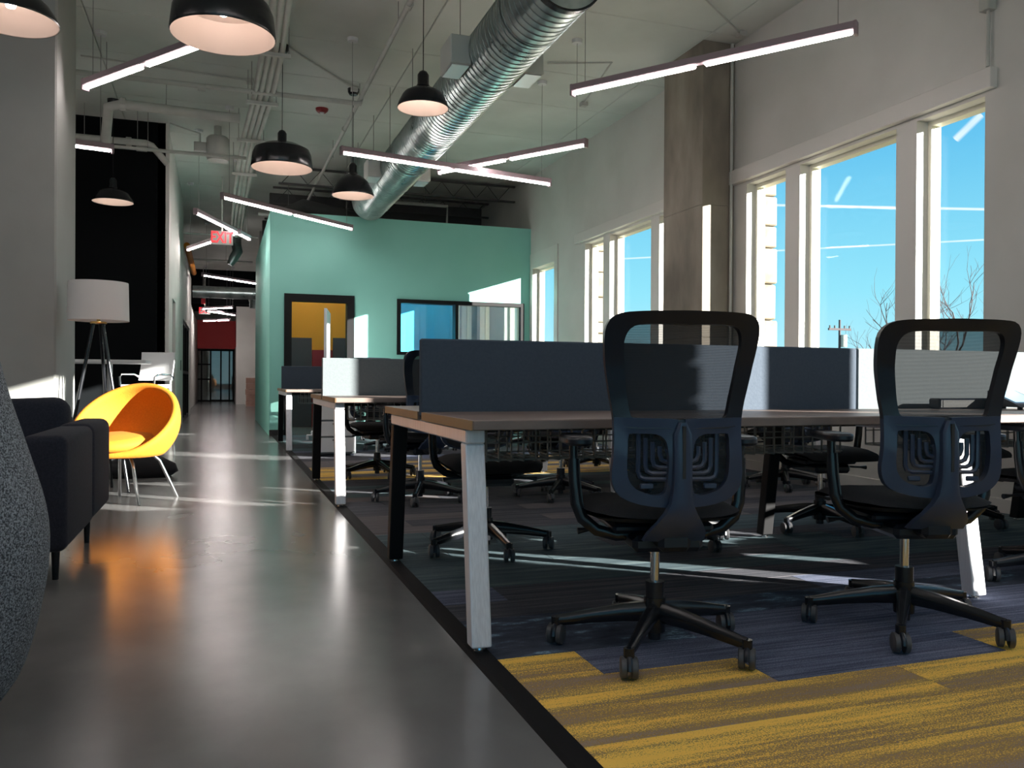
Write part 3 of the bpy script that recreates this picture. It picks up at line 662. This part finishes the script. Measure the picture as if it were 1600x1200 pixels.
MB().lathe([(0, .012), (.26, .012), (.27, .006), (.26, 0), (0, 0)], 32).tube([(0, 0, .01), (0, 0, .09)], .03, 16).build('swivel_base', 'chrome', t, smooth=True)

# yellow bucket chair
t = thing('bucket_chair', 'bright yellow round bucket chair on slim chrome legs beside the sofa', 'chair', (-.66, 6.38, 0))
NV = Vector((-.30, -.62, .72)).normalized(); rim_c = Vector((.02, .0, .575)); e1 = NV.cross(Vector((0, 0, 1))).normalized(); e2 = e1.cross(NV)
def bucket(R0, off):
    vs = []; fs = []; n = 40; m = 12
    for j in range(m + 1):
        q = j / m; r = R0 * math.cos(q * PI / 2 * .98) ** .62; dpt = math.sin(q * PI / 2) * .30
        for k in range(n):
            a = 2 * PI * k / n; p = rim_c + (e1 * math.cos(a) + e2 * math.sin(a)) * r - NV * dpt
            p.z = max(p.z, .315 + off); vs.append(p)
    for j in range(m):
        for k in range(n): fs.append((j * n + k, j * n + (k + 1) % n, (j + 1) * n + (k + 1) % n, (j + 1) * n + k))
    fs.append(tuple(m * n + k for k in range(n))); return MB().add(vs, fs)
o = bucket(.375, 0).build('shell', 'yellow', t, smooth='all'); md = o.modifiers.new('solid', 'SOLIDIFY'); md.thickness = .05; md.offset = -1; md = o.modifiers.new('sub', 'SUBSURF'); md.levels = md.render_levels = 1
o = MB().lathe([(0, .0), (.24, .0), (.26, .03), (.25, .06), (.18, .075), (0, .08)], 32).build('seat_cushion', 'yellow', t, smooth='all'); o.location = (-.03, -.04, .385); o.rotation_euler = (R(6), R(-3), 0)
for fx, fy in ((.367, .115), (.144, -.267), (-.03, .28), (-.26, -.06)):
    MB().tube([(.30 * fx, .30 * fy, .325), (.55 * fx, .55 * fy, .315), (.68 * fx, .68 * fy, .27), (fx, fy, 0)], .011, 10).build('leg', 'chrome', t, smooth=True)


# floor lamp
t = thing('floor_lamp', 'tripod floor lamp with a white drum shade behind the sofa', 'lamp', (-.868, 6.93, 0))
sd = MB().lathe([(.21, 1.285), (.212, 1.287), (.205, 1.575), (.203, 1.573), (.203, 1.29), (.208, 1.286)], 40).build('lamp_shade', 'shade', t, smooth=True)
MB().lathe([(.0, 1.265), (.055, 1.265), (.06, 1.272), (.055, 1.28), (.0, 1.28)], 24).tube([(0, 0, 1.27), (0, 0, 1.34)], .012, 12).build('brass_hub', 'brass', t, smooth=True)
MB().tube([(0, 0, 1.34), (0, 0, 1.40)], [.02, .035], 12).build('bulb', 'white_plastic', t, smooth=True)
for a in (200, 330, 75): MB().tube([(.035 * math.cos(R(a)), .035 * math.sin(R(a)), 1.27), (.26 * math.cos(R(a)), .26 * math.sin(R(a)), 0)], [.013, .011], 10).build('leg', 'black_metal', t, smooth=True)

# high white table and stools at the black wall
t = thing('high_table', 'long white bar-height table in front of the black wall', 'table', (-1.85, 10.0, 0))
MB().bbox(-1.0, 1.10, -.38, .38, 1.015, 1.05, .004).build('tabletop', 'white_plastic', t)
for x in (-.85, .71):
    MB().tube([(x, 0, .02), (x, 0, 1.015)], .028, 12).build('leg', 'white_metal', t, smooth=True)
MB().bbox(-.9, .9, -.25, .25, 0, .02, .005).build('foot_plate', 'white_metal', t)
def make_stool(label, loc, rz):
    t = thing('bar_stool', label, 'stool', loc, rz)
    b = MB()
    n1, n2 = 8, 10; vs = []; fs = []
    for d in (0, .018):
        for j in range(n2 + 1):
            z = .83 + .33 * j / n2; y = -.20 - .03 * math.sin(j / n2 * PI * .9) - .05 * (j / n2) ** 2
            for i in range(n1 + 1): u = -.21 + .42 * i / n1; vs.append((u, y + .6 * u * u + d, z))
    m1 = (n1 + 1) * (n2 + 1)
    for L_ in (0, 1):
        for j in range(n2):
            for i in range(n1): a = L_ * m1 + j * (n1 + 1) + i; fs.append((a, a + 1, a + n1 + 2, a + n1 + 1))
    for j in range(n2):
        for i in (0, n1): a = j * (n1 + 1) + i; fs.append((a, a + n1 + 1, m1 + a + n1 + 1, m1 + a))
    for i in range(n1):
        for j in (0, n2): a = j * (n1 + 1) + i; fs.append((a, a + 1, m1 + a + 1, m1 + a))
    MB().add(vs, fs).build('backrest', 'white_plastic', t, smooth=True)
    MB().bbox(-.20, .20, -.19, .20, .745, .785, .015).build('seat', 'white_plastic', t)
    for sx in (-1, 1):
        MB().tube([(sx * .205, -.20, .86), (sx * .23, -.10, .90), (sx * .235, .12, .90), (sx * .22, .17, .87), (sx * .21, .17, .77)], .012, 8).build('armrest', 'chrome', t, smooth=True)
        for sy in (-1, 1): MB().tube([(sx * .17, sy * .16, .75), (sx * .22, sy * .21, 0)], .012, 8).build('leg', 'chrome', t, smooth=True)
    MB().tube([(-.20, .20, .28), (.20, .20, .28)], .008, 8).tube([(-.20, -.20, .28), (.20, -.20, .28)], .008, 8).tube([(.20, -.20, .28), (.20, .20, .28)], .008, 8).tube([(-.20, -.20, .28), (-.20, .20, .28)], .008, 8).build('footrest', 'chrome', t)
    return t
st = make_stool('white-backed chrome bar stool with its back to the corridor, behind the yellow chair', (-.80, 10.35, 0), R(150))
copy_tree(st, (-1.63, 9.28, 0), R(-90), 'chrome framed bar stool mostly hidden behind the floor lamp', None)

# pedestal, whiteboard, boxes, waste items
t = thing('pedestal_cabinet', 'smooth grey pedestal cabinet between the middle and farthest benches', 'cabinet', (1.10, 9.55, 0))
MB().bbox(-.09, .33, -.20, .30, .03, .60, .006).build('body', 'screen_fabric', t)
for k in range(3): dr = MB().bbox(-.08, .32, -.215, -.20, .05 + k * .18, .21 + k * .18, .003).build('drawer', 'white_plastic', t); MB().box(.07, .17, -.222, -.215, .18 + k * .18, .19 + k * .18).build('handle', 'black_metal', dr)
MB().box(-.07, .31, -.18, .28, 0, .03).build('plinth', 'black_plastic', t)
t = thing('mobile_whiteboard', 'mobile whiteboard seen edge-on in front of the black doorway', 'whiteboard', (1.46, 12.3, 0), R(80))
MB().bbox(-.45, .45, -.012, .012, .75, 1.83, .004).build('board', 'white_plastic', t)
f = MB(); f.bbox(-.47, -.45, -.02, .02, .73, 1.85, .003).bbox(.45, .47, -.02, .02, .73, 1.85, .003).bbox(-.45, .45, -.02, .02, .73, .75, .003).bbox(-.45, .45, -.02, .02, 1.83, 1.85, .003); f.build('board_frame', 'alu', t)
for x in (-.44, .44): MB().tube([(x, 0, .08), (x, 0, .75)], .014, 10).tube([(x, -.25, .07), (x, .25, .07)], .014, 10).tube([(x, -.24, .0), (x, -.24, .07)], .02, 10).tube([(x, .24, .0), (x, .24, .07)], .02, 10).build('stand', 'alu', t)
for k in range(5):
    j = .012 * math.sin(k * 2.3)
    b = MB().bbox(.74 + j, 1.10 + j, 26.9, 27.3, .0 + k * .178, .172 + k * .178, .006).build('cardboard_box', 'pink_box')
    tag(b, 'brown cardboard box %s of the stack at the corridor end' % ('at the bottom', 'second from the bottom', 'in the middle', 'second from the top', 'at the top')[k], 'box', 'stacked cardboard boxes at the corridor end')
# bag on the floor behind the yellow chair
o = MB().lathe([(0, 0), (.20, 0), (.25, .05), (.23, .13), (.14, .20), (.05, .22), (0, .22)], 18).build('floor_bag', 'black_fabric', smooth='all'); o.scale = (1.25, .7, .85); o.location = (-.66, 7.9, .0)
tag(o, 'slumped black bag on the floor behind the yellow chair', 'bag')

# desk phone, black bar
t = thing('desk_phone', 'small desk device with a blue-lit slanted display at the right picture edge', 'phone', (3.56, 2.93, .7365))
MB().prism([(-.09, .0), (.09, .0), (.09, .075), (-.05, .02)], 'x', -.08, .10).xf(Matrix.Translation((0, 0, .012))).build('body', 'black_plastic', t)
MB().add([(-.065, -.048, .036), (.085, -.048, .036), (.085, .082, .087), (-.065, .082, .087)], [(0, 1, 2, 3)]).build('display', 'display', t)
MB().tube([(-.05, -.06, 0), (-.05, -.06, .013)], .012, 10).tube([(.07, -.06, 0), (.07, -.06, .013)], .012, 10).tube([(0, .07, 0), (0, .07, .013)], .012, 10).build('foot', 'black_plastic', t)
t = thing('sound_bar', 'long low black bar on the desk against the screen', 'speaker', (3.35, 3.06, .7365))
MB().bbox(-.16, .20, -.035, .035, 0, .05, .008).build('body', 'black_plastic', t); MB().box(-.14, .18, -.037, -.035, .008, .042).build('grille', 'dark_duct', t)

# ================================================= CEILING SERVICES
# spiral duct
t = thing('spiral_duct', 'large galvanised spiral air duct running under the ceiling', 'duct', (2.10, 0, 3.50))
RD = .25
prof = []; y = 4.95
while y < 12.45:
    prof += [(RD, y), (RD, y + .062), (RD + .005, y + .066), (RD + .005, y + .072), (RD, y + .076)]; y += .078
MB().lathe(prof, 48, axis='y').build('duct_shell', 'galv', t, smooth=True)
MB().lathe([(RD - .004, 12.45), (RD - .004, 4.95)], 48, axis='y').build('duct_lining', 'galv', t, smooth=True)
MB().lathe([(0, 4.985), (RD - .004, 4.985)], 48, axis='y').build('end_cap', 'galv', t)
MB().lathe([(RD - .004, 4.95), (RD + .012, 4.95), (RD + .012, 5.0), (RD, 5.0)], 48, axis='y').build('duct_collar', 'black_metal', t, smooth=True)
el = []; Rc = .30
MB().tube([(0, 12.45 + Rc * math.sin(a), Rc - Rc * math.cos(a)) for a in [PI / 2 * k / 10 for k in range(11)]] + [(0, 12.45 + Rc, .72)], RD, 40, up=(1, 0, 0)).build('duct_elbow', 'galv', t, smooth=True)
for k, yy in enumerate((6.55, 10.45)):
    for s in (-1, 1):
        g = MB().bbox(s * .31 - .085, s * .31 + .085, yy - .17, yy + .17, -.13, .10, .006).build('side_register', 'ceiling', t)
        MB().box(s * .31 - .07, s * .31 + .07, yy - .155, yy + .155, -.138, -.13).build('register_grille', 'white_metal', g)
for yy in (5.6, 6.6, 8.4, 9.6, 10.7, 12.0):
    for s in (-1, 1): MB().tube([(s * .258, yy, 0), (s * .258, yy, .75)], .004, 6).build('hanger_rod', 'wire', t)
    MB().lathe([(RD + .006, yy - .015), (RD + .009, yy - .015), (RD + .009, yy + .015), (RD + .006, yy + .015)], 40, axis='y').build('hanger_band', 'galv', t)
# pipes and conduits
def pipe(name, pts, r, label, cat='pipe', m='pipe', hang=(), couple=()):
    t = thing(name, label, cat); MB().tube(pts, r, 12).build('pipe_run', m, t, smooth=True)
    for p in hang: MB().tube([p, (p[0], p[1], CZ)], .004, 6).build('hanger_rod', 'wire', t)
    for p in couple: MB().tube([(p[0] - p[3], p[1] - p[4], p[2]), (p[0] + p[3], p[1] + p[4], p[2])], r * 1.35, 12).build('coupling', m, t)
    return t
pipe('sprinkler_pipe', [(1.50, -1, 4.0), (1.47, 8, 4.0), (1.43, 16, 4.0)], .024, 'straight thin sprinkler pipe running lengthwise left of the duct', hang=[(1.49, y, 4.0) for y in (5.2, 7.4, 9.6, 12)], couple=[(1.48, 6.9, 4.0, 0, .04), (1.45, 10.6, 4.0, 0, .04)])
pipe('cross_pipe', [(-5, 9.3, 3.90), (1.47, 9.36, 3.94), (1.47, 9.36, 4.0)], .026, 'white pipe crossing under the ceiling from the left to the sprinkler pipe', hang=[(-1.1, 9.3, 3.9), (.3, 9.33, 3.9)], couple=[(-.2, 9.31, 3.9, .04, 0)])
pipe('drain_pipe', [(-1.30, 10.9, 3.62), (-1.20, 10.32, 3.9), (-1.05, 10.28, 3.93), (.20, 10.36, 3.93)], .055, 'thick painted drain pipe crossing near the conduits', hang=[(-.6, 10.3, 3.93)], couple=[(-1.05, 10.29, 3.93, .03, 0)])
pipe('water_pipe', [(-5, 11.45, 3.82), (-.90, 11.45, 3.82), (-.84, 11.5, 3.81), (-.66, 11.6, 3.62)], .042, 'upper painted pipe with an elbow in front of the black wall', hang=[(-1.6, 11.45, 3.82), (-1.0, 11.45, 3.82)], couple=[(-1.1, 11.45, 3.82, .03, 0)])
pipe('supply_pipe', [(-5, 11.2, 3.68), (.30, 11.2, 3.68)], .022, 'lower thin pipe in front of the black wall', hang=[(-.86, 11.2, 3.68)], couple=[(-.93, 11.2, 3.68, .06, 0)])
for i in range(4):
    dx = .060 * i - .02; sw = .5
    pts = [(.36 + dx, 0, 3.98), (.36 + dx, 7.0, 3.98), (.38 + dx, 8.2, 3.97), (.36 + dx, 9.4, 3.95), (.28 + dx, 11, 3.9), (.24 + dx, 12.5, 3.85), (.22 + dx, 15, 3.82), (.20 + dx, 19, 3.8)]
    pipe('conduit', pts, .027, 'white conduit %s of the bundle curving down the corridor ceiling' % ('leftmost', 'second from the left', 'third from the left', 'rightmost')[i], 'conduit')
for k, (y, z) in enumerate(((6.6, 3.95), (8.2, 3.94), (9.6, 3.91), (11, 3.865), (12.6, 3.81))):
    t = thing('conduit_strut', 'painted strut under the conduit bundle, %s from the camera' % ('first', 'second', 'third', 'fourth', 'fifth')[k], 'bracket', (0, y, z))
    c = {0: .43, 1: .45, 2: .42, 3: .35, 4: .31}[k]
    MB().box(c - .17, c + .17, -.02, .02, -.03, .005).build('channel', 'pipe', t)
    for s in (-1, 1): MB().tube([(c + s * .15, 0, 0), (c + s * .15, 0, CZ - z)], .004, 6).build('rod', 'wire', t)
# air terminal unit beside the conduits
t = thing('air_unit', 'grey air terminal can hanging beside the conduits', 'vent', (-.05, 11.9, 3.95))
MB().lathe([(0, -.16), (.13, -.16), (.145, -.13), (.145, .13), (.12, .16), (0, .16)], 24).build('housing', 'pipe', t, smooth=True)
MB().bbox(-.30, -.14, -.05, .06, -.06, .06, .006).build('control_box', 'pipe', t); MB().tube([(0, 0, .15), (0, 0, .30)], .05, 14).build('neck', 'pipe', t)
MB().tube([(-.22, 0, .05), (-.22, 0, .18), (-.38, 0, .22), (-.6, 0, .28)], .009, 8).build('flex_conduit', 'pipe', t)
for i, pts in enumerate(([(.592, 8.72, 4.235), (1.45, 9.75, 4.235)], [(-1.4, 9.75, 4.235), (.30, 9.9, 4.235)], [(3.27, 8.26, 4.235), (3.9, 8.0, 4.235), (4.16, 9.3, 4.235)], [(3.8, 4.3, 4.23), (3.9, 6.3, 4.23), (4.75, 6.9, 4.23)])):
    t = thing('ceiling_conduit', ('thin surface conduit linking two pendant canopies', 'thin surface conduit across the ceiling above the black wall', 'thin surface conduit feeding the crossed tube lights', 'thin surface conduit running to the concrete column top')[i], 'conduit')
    MB().tube(pts, .009, 8).build('conduit_run', 'pipe', t); p = pts[-1]; MB().bbox(p[0] - .04, p[0] + .04, p[1] - .04, p[1] + .04, 4.2, 4.249, .004).build('junction_box', 'pipe', t)
pipe('wall_conduit', [(4.82, 7.155, 0), (4.82, 7.155, 4.24)], .016, 'thin vertical conduit beside the concrete column', 'conduit')
t = pipe('wall_conduit', [(4.84, 4.22, 2.98), (4.84, 4.22, 4.24)], .012, 'thin vertical conduit above the right end of the near window header', 'conduit')
MB().bbox(4.80, 4.868, 4.18, 4.26, 3.35, 3.50, .004).build('junction_box', 'pipe', t)
t = thing('smoke_detector', 'dark red ceiling strobe alarm between the pendants', 'alarm', (1.185, 10.66, CZ)); MB().lathe([(0, -.05), (.05, -.05), (.075, -.025), (.08, 0)], 20).build('body', 'red_plastic', t, smooth=True); MB().lathe([(0, -.065), (.02, -.065), (.028, -.05)], 12).build('lens', 'white_plastic', t)
# services above the mint rooms
for i, (x, y, z) in enumerate(((2.9, 14.4, 3.95), (1.6, 15, 3.7), (3.6, 16.5, 3.8))):
    t = pipe('plenum_pipe', [(x - 1.0, y, z), (x + .9, y, z), (x + .9, y + .05, 3.35)], .03, ('painted pipe with a drop above the mint wall, right of the duct', 'painted pipe above the mint wall, left of the duct', 'painted pipe deep above the meeting rooms')[i], hang=[(x - .5, y, z), (x + .5, y, z)])
pipe('flex_duct', [(.9, 14.1, 3.5), (1.3, 14.3, 3.75), (2.0, 14.2, 3.6), (2.9, 14.5, 3.52), (3.5, 14.8, 3.45)], .12, 'black flexible duct lying above the mint wall', 'duct', 'dark_duct')
t = thing('duct_riser', 'dark sheet-metal duct box above the mint wall by the window wall', 'duct', (4.2, 16.2, 3.3)); MB().bbox(-.35, .45, -.3, .3, .0, .94, .01).build('casing', 'dark_duct', t)
for i in range(4):
    y = 13.6 + i * 1.5; t = thing('bar_joist', 'dark steel bar joist above the meeting rooms, %s from the camera' % ('first', 'second', 'third', 'fourth')[i], 'joist', (0, y, 0)); x = .9
    MB().box(.85, 4.8, 0, .05, 3.93, 3.96).build('lower_chord', 'dark_duct', t); MB().box(.85, 4.8, 0, .05, 4.19, 4.22).build('upper_chord', 'dark_duct', t); pts = []
    while x < 4.7: pts += [(x, .025, 3.96), (x + .2, .025, 4.19)]; x += .4
    MB().tube(pts, .008, 6).build('web_bar', 'dark_duct', t)
# corridor services
pipe('corridor_duct', [(-.66, 22, 3.0), (.9, 22, 3.0)], .15, 'round galvanised duct crossing the corridor', 'duct', 'galv')
t = thing('junction_elbow', 'galvanised duct elbow hanging at the far white wall', 'duct', (.86, 23.5, 2.75)); MB().tube([(0, 0, 0), (0, 0, .18), (-.05, 0, .3), (.0, 0, .42)], .14, 18).build('elbow', 'galv', t, smooth=True)
pipe('corridor_pipe', [(-.66, 16.6, 3.55), (.66, 16.6, 3.55)], .02, 'nearer thin pipe across the corridor', hang=[(0, 16.6, 3.55)])
pipe('corridor_pipe', [(-.66, 19.4, 3.45), (.66, 19.4, 3.45)], .02, 'farther thin pipe across the corridor', hang=[(.1, 19.4, 3.45)])
t = thing('exhaust_hose', 'bent galvanised branch duct hanging in the corridor', 'duct', (.28, 17.6, 3.3)); MB().tube([(0, 0, .9), (0, 0, .25), (.03, -.05, .1), (-.05, -.1, -.05), (-.12, -.1, -.18)], [.10, .10, .10, .09, .06], 18).build('branch', 'galv', t, smooth=True)
pipe('yellow_pipe', [(-.62, 17.1, 3.4), (-.62, 21.5, 3.4)], .06, 'yellow pipe above the corridor wall', m='yellow')
for i, y in enumerate((27.6, 28.4, 29.2, 30, 31)): struct('trim_%d' % (5 + i), MB().box(-.9, 2.5, y, y + .1, 3.2, CZ), 'black_wall', 'black ceiling beam over the corridor end, number %s counted from the camera' % ('one', 'two', 'three', 'four', 'five')[i])

# exit signs
def text_mesh(txt, size, depth):
    cu = bpy.data.curves.new('lettering', 'FONT'); cu.body = txt; cu.size = size; cu.extrude = depth; cu.align_x = 'CENTER'; cu.align_y = 'CENTER'; cu.offset = size * .02
    o = bpy.data.objects.new('lettering', cu); C.objects.link(o); dg = bpy.context.evaluated_depsgraph_get(); me = bpy.data.meshes.new_from_object(o.evaluated_get(dg)); bpy.data.objects.remove(o)
    return me
def exit_sign(x, y, z, w, label):
    t = thing('exit_sign', label, 'sign', (x, y, z)); h = w * .66
    MB().bbox(-w / 2, w / 2, -.02, .02, -h / 2, h / 2, .004).build('sign_body', 'exit_face', t)
    me = text_mesh('EXIT', h * .82, .004); me.materials.clear(); me.materials.append(M['exit_red']); o = bpy.data.objects.new('letters', me); C.objects.link(o); o.parent = t; o.location = (0, -.024, 0); o.rotation_euler = (PI / 2, 0, 0); o.scale = (.94, 1.38, 1)
    MB().tube([(0, 0, h / 2), (0, 0, 3.9 - z)], .012, 8).build('stem', 'pipe', t)
exit_sign(.011, 13.3, 2.976, .314, 'nearer hanging EXIT sign with red letters over the corridor'); exit_sign(-.465, 27.0, 2.915, .33, 'farther small hanging EXIT sign in front of the red wall')
t = thing('strobe_alarm', 'red strobe alarm hanging beside the farther EXIT sign', 'alarm', (-.50, 26.4, 3.15)); MB().bbox(-.06, .06, -.03, .03, -.08, .08, .01).build('body', 'red_plastic', t); MB().tube([(0, 0, .08), (0, 0, 1.0)], .01, 8).build('stem', 'pipe', t)

# ================================================= LIGHTS
def tube_light(a, b, label, z=3.1, tm='tube'):
    a, b = Vector((*a, z)), Vector((*b, z)); L = (b - a).length; m = (a + b) / 2; t = thing('tube_light', label, 'light', m, math.atan2(b.y - a.y, b.x - a.x), 'pendant linear tube lights')
    MB().bbox(-L / 2, L / 2, -.028, .028, .008, .062, .006).build('housing', 'tube_body', t)
    for s in (-1, 1):
        x0, x1 = (-L / 2 + .03, -.035) if s < 0 else (.035, L / 2 - .03)
        MB().bbox(x0, x1, -.022, .022, -.014, .008, .008).build('diffuser', tm, t)
        MB().bbox(min(s * L / 2, s * (L / 2 - .022)), max(s * L / 2, s * (L / 2 - .022)), -.03, .03, -.026, .064, .004).build('end_cap', 'tube_body', t)
        MB().tube([(s * (L / 2 - .12), 0, .06), (s * (L / 2 - .12), 0, CZ - z)], .0025, 5).build('cable', 'wire', t)
        MB().lathe([(0, CZ - z - .035), (.05, CZ - z - .035), (.055, CZ - z)], 14, c=(s * (L / 2 - .12), 0, 0)).build('canopy', 'white_plastic', t)
    return t
tube_light((2.574, 5.988), (3.821, 4.29), 'tube light in front of the concrete column top, upper right')
tube_light((1.107, 8.33), (3.546, 8.841), 'tube light crossing under the spiral duct, longer one of the crossed pair')
tube_light((2.304, 9.132), (3.403, 7.524), 'tube light reaching up to the window wall, shorter one of the crossed pair', 3.19)
tube_light((0.0, 10.905), (1.841, 12.526), 'tube light in front of the mint wall top left corner')
tube_light((-.334, 12.042), (.43, 14.047), 'tube light just above the nearer EXIT sign')
tube_light((-1.003, 7.175), (-.05, 5.87), 'tube light at upper left, passing behind the largest pendant shade')
tube_light((-3.0, 8.66), (-1.005, 9.074), 'tube light half hidden by the grey wall end')
for k, (a, b) in enumerate((((-.4, -1.2), (1.9, -.4)), ((2.6, -2.6), (4.2, -.8)), ((1.2, 2.6), (-.9, 1.4)), ((-3.4, 1.0), (-1.6, 2.6)), ((-4.8, 5.0), (-3.0, 3.4)), ((-6.0, 8.0), (-4.4, 9.8)), ((-3.6, -2.6), (-1.2, -2.2)), ((2.4, 1.0), (4.3, .2)))):  # unseen tubes, added to raise the fill light
    tube_light(a, b, 'fill tube light added outside the picture, ' + ('just behind the camera', 'behind the camera by the window wall', 'above the camera', 'left of the camera', 'over the lounge far left', 'beyond the grey wall end', 'far behind the camera', 'above the desks behind the right picture edge')[k], 3.35)
tube_light((-.387, 19.306), (.931, 20.73), 'tube light in the corridor before the round duct', tm='tube_far')
tube_light((-.55, 15.6), (.26, 13.45), 'tube light crossing behind the nearer EXIT sign')
tube_light((-.52, 26.8), (.34, 25.9), 'upper tube light of the far cluster by the red wall', 2.95, 'tube_far'); tube_light((-.40, 25.6), (.40, 26.9), 'crossing tube light of the far cluster by the red wall', 2.80, 'tube_far'); tube_light((-.52, 27.9), (.26, 27.2), 'lowest tube light of the far cluster by the red wall', 2.66, 'tube_far')

def pendant(x, y, R_, kind, label, z=3.0):
    t = thing('pendant_lamp', label, 'lamp', (x, y, z), 0, 'black dome pendant lamps')
    if kind == 'flat': pr = [(R_, 0), (R_ * 1.02, .012), (R_ * .97, .14 * R_ / .3), (R_ * .90, .19 * R_ / .3), (R_ * .6, .235 * R_ / .3), (R_ * .2, .255 * R_ / .3)]
    elif kind == 'flare': pr = [(R_, 0), (R_ * 1.01, .008), (R_ * .96, .04), (R_ * .80, .105), (R_ * .72, .125), (R_ * .45, .155), (R_ * .22, .165)]
    else: pr = [(R_, 0), (R_ * 1.01, .01), (R_ * .92, .08), (R_ * .72, .17), (R_ * .45, .23), (R_ * .2, .255)]
    top = pr[-1][1]
    so = MB().lathe(pr, 40).build('shade', 'black_metal', t, smooth=True)
    MB().lathe([(R_ * 1.0, .001)] + [(r * .985 - .003, h - .002 if h > .01 else .003) for r, h in pr[1:]], 40).build('shade_lining', 'enamel_in', so, smooth=True)
    MB().lathe([(R_ * .2, top - .01), (.055, top + .01), (.045, top + .03), (.045, top + .10), (.03, top + .125), (.012, top + .135), (.0, top + .135)], 20).build('neck', 'black_metal', t, smooth=True)
    MB().lathe([(0, top * .45), (.025, top * .5), (.032, top * .65), (.02, top * .85), (.015, top)], 14).build('bulb', 'bulb', t, smooth=True)
    MB().tube([(0, 0, top + .13), (0, 0, CZ - z)], .004, 6).build('cord', 'black_metal', t)
    MB().lathe([(0, CZ - z - .07), (.045, CZ - z - .07), (.065, CZ - z - .04), (.068, CZ - z)], 20).build('canopy', 'black_metal', t, smooth=True)
pendant(.007, 5.526, .312, 'flat', 'largest black pendant shade at the top left of the picture')
pendant(-1.20, 5.73, .26, 'flare', 'black pendant cut off by the top left corner')
pendant(1.50, 6.451, .202, 'flare', 'black flared pendant hanging in front of the spiral duct')
pendant(.58, 8.78, .30, 'flat', 'wide flat black pendant hanging right of the conduits')
pendant(1.45, 9.81, .243, 'dome', 'tall black dome pendant by the end of the duct')
pendant(-1.25, 11.2, .232, 'flare', 'small black pendant in front of the black wall')

# ================================================= OUTSIDE
def bare_tree(x, y, h, seed, label):
    t = thing('bare_tree', label, 'tree', (x, y, -.7)); rg = random.Random(seed); mb = MB()
    def br(p, d, L, r, dep):
        pts = [p]; dd = d.copy()
        for k in range(3): dd = (dd + Vector((rg.uniform(-.25, .25), rg.uniform(-.25, .25), rg.uniform(-.02, .16)))).normalized(); pts.append(pts[-1] + dd * L / 3)
        mb.tube(pts, [r, r * .88, r * .76, r * .62], 5 if dep < 4 else 4, cap=False)
        if dep == 0: return
        for k in range(3 if dep > 1 else 2):
            a = Vector((rg.uniform(-1, 1), rg.uniform(-1, 1), rg.uniform(-.1, .7))).normalized(); q = pts[rg.choice((1, 2, 3, 3))]
            br(q, (dd * .8 + a * .75).normalized(), L * rg.uniform(.6, .8), r * .5, dep - 1)
    MB().tube([(0, 0, 0), (.03, .02, h * .16), (.0, .05, h * .3)], [h * .022, h * .018, h * .015], 8).build('trunk', 'bark', t, smooth=True)
    for k in range(5):
        a = 2 * PI * k / 5 + .4; br(Vector((0, .05, h * .28)), Vector((math.cos(a), math.sin(a), .75)).normalized(), h * .26, h * .0085, 4)
    mb.build('branches', 'bark', t, smooth=True)
bare_tree(10.9, 10.4, 3.9, 5, 'bare winter tree outside the near window, right of the utility pole')
bare_tree(19, 36, 5.0, 23, 'distant bare tree seen through the window left of the column')
t = thing('utility_pole', 'distant utility pole with a crossarm and transformer outside the near window', 'pole', (38.8, 45, -.7)); 
MB().tube([(0, 0, 0), (0, 0, 5.7)], [.10, .07], 8).build('pole_shaft', 'bark', t); MB().box(-.9, .9, -.06, .06, 5.0, 5.14).build('crossarm', 'bark', t); MB().tube([(.25, -.1, 3.9), (.25, -.1, 4.7)], .22, 12).build('transformer', 'pipe', t)
for k in (-.8, -.4, .4, .8): MB().tube([(k, 0, 5.14), (k, 0, 5.32)], .05, 6).build('insulator', 'dark_duct', t)
def shrub(x, y, r, h, seed, label):
    rg = random.Random(seed); t = thing('shrub', label, 'shrub', (x, y, -.7)); mb = MB()
    for k in range(26):
        a, q = rg.uniform(0, 2 * PI), rg.random() ** .5; c = (math.cos(a) * q * r, math.sin(a) * q * r, rg.uniform(.15, 1) * h * (1 - .45 * q)); s = rg.uniform(.22, .4) * h * .6
        pr = [(0, -s), (s * .75, -s * .6), (s, 0), (s * .7, s * .6), (0, s)]; mb.lathe([(a_ * rg.uniform(.8, 1.15), b_) for a_, b_ in pr], 7, c=c)
    mb.build('leaf_mass', 'foliage', t); MB().tube([(0, 0, 0), (0, 0, h * .5)], r * .06, 6).build('stem', 'bark', t)
for i, (x, y, r, h) in enumerate(((37, 48, 2.6, 3.2), (31.5, 43, 2.2, 2.6), (46, 54, 3, 3.2), (25, 24, 2.4, 2.5), (23, 18, 2.2, 2.7), (21, 12.6, 2.4, 2.6), (19, 6.6, 2.4, 2.6), (23.5, 43, 3, 3.0))):
    shrub(x, y, r, h, 40 + i, 'green-brown shrub outside, %s' % ('beneath the utility pole', 'left of the utility pole', 'far behind the utility pole', 'behind the bare tree branches', 'low in the last window pane, left part', 'low in the last window pane, right part', 'outside the right picture edge', 'low behind the window left of the column')[i])
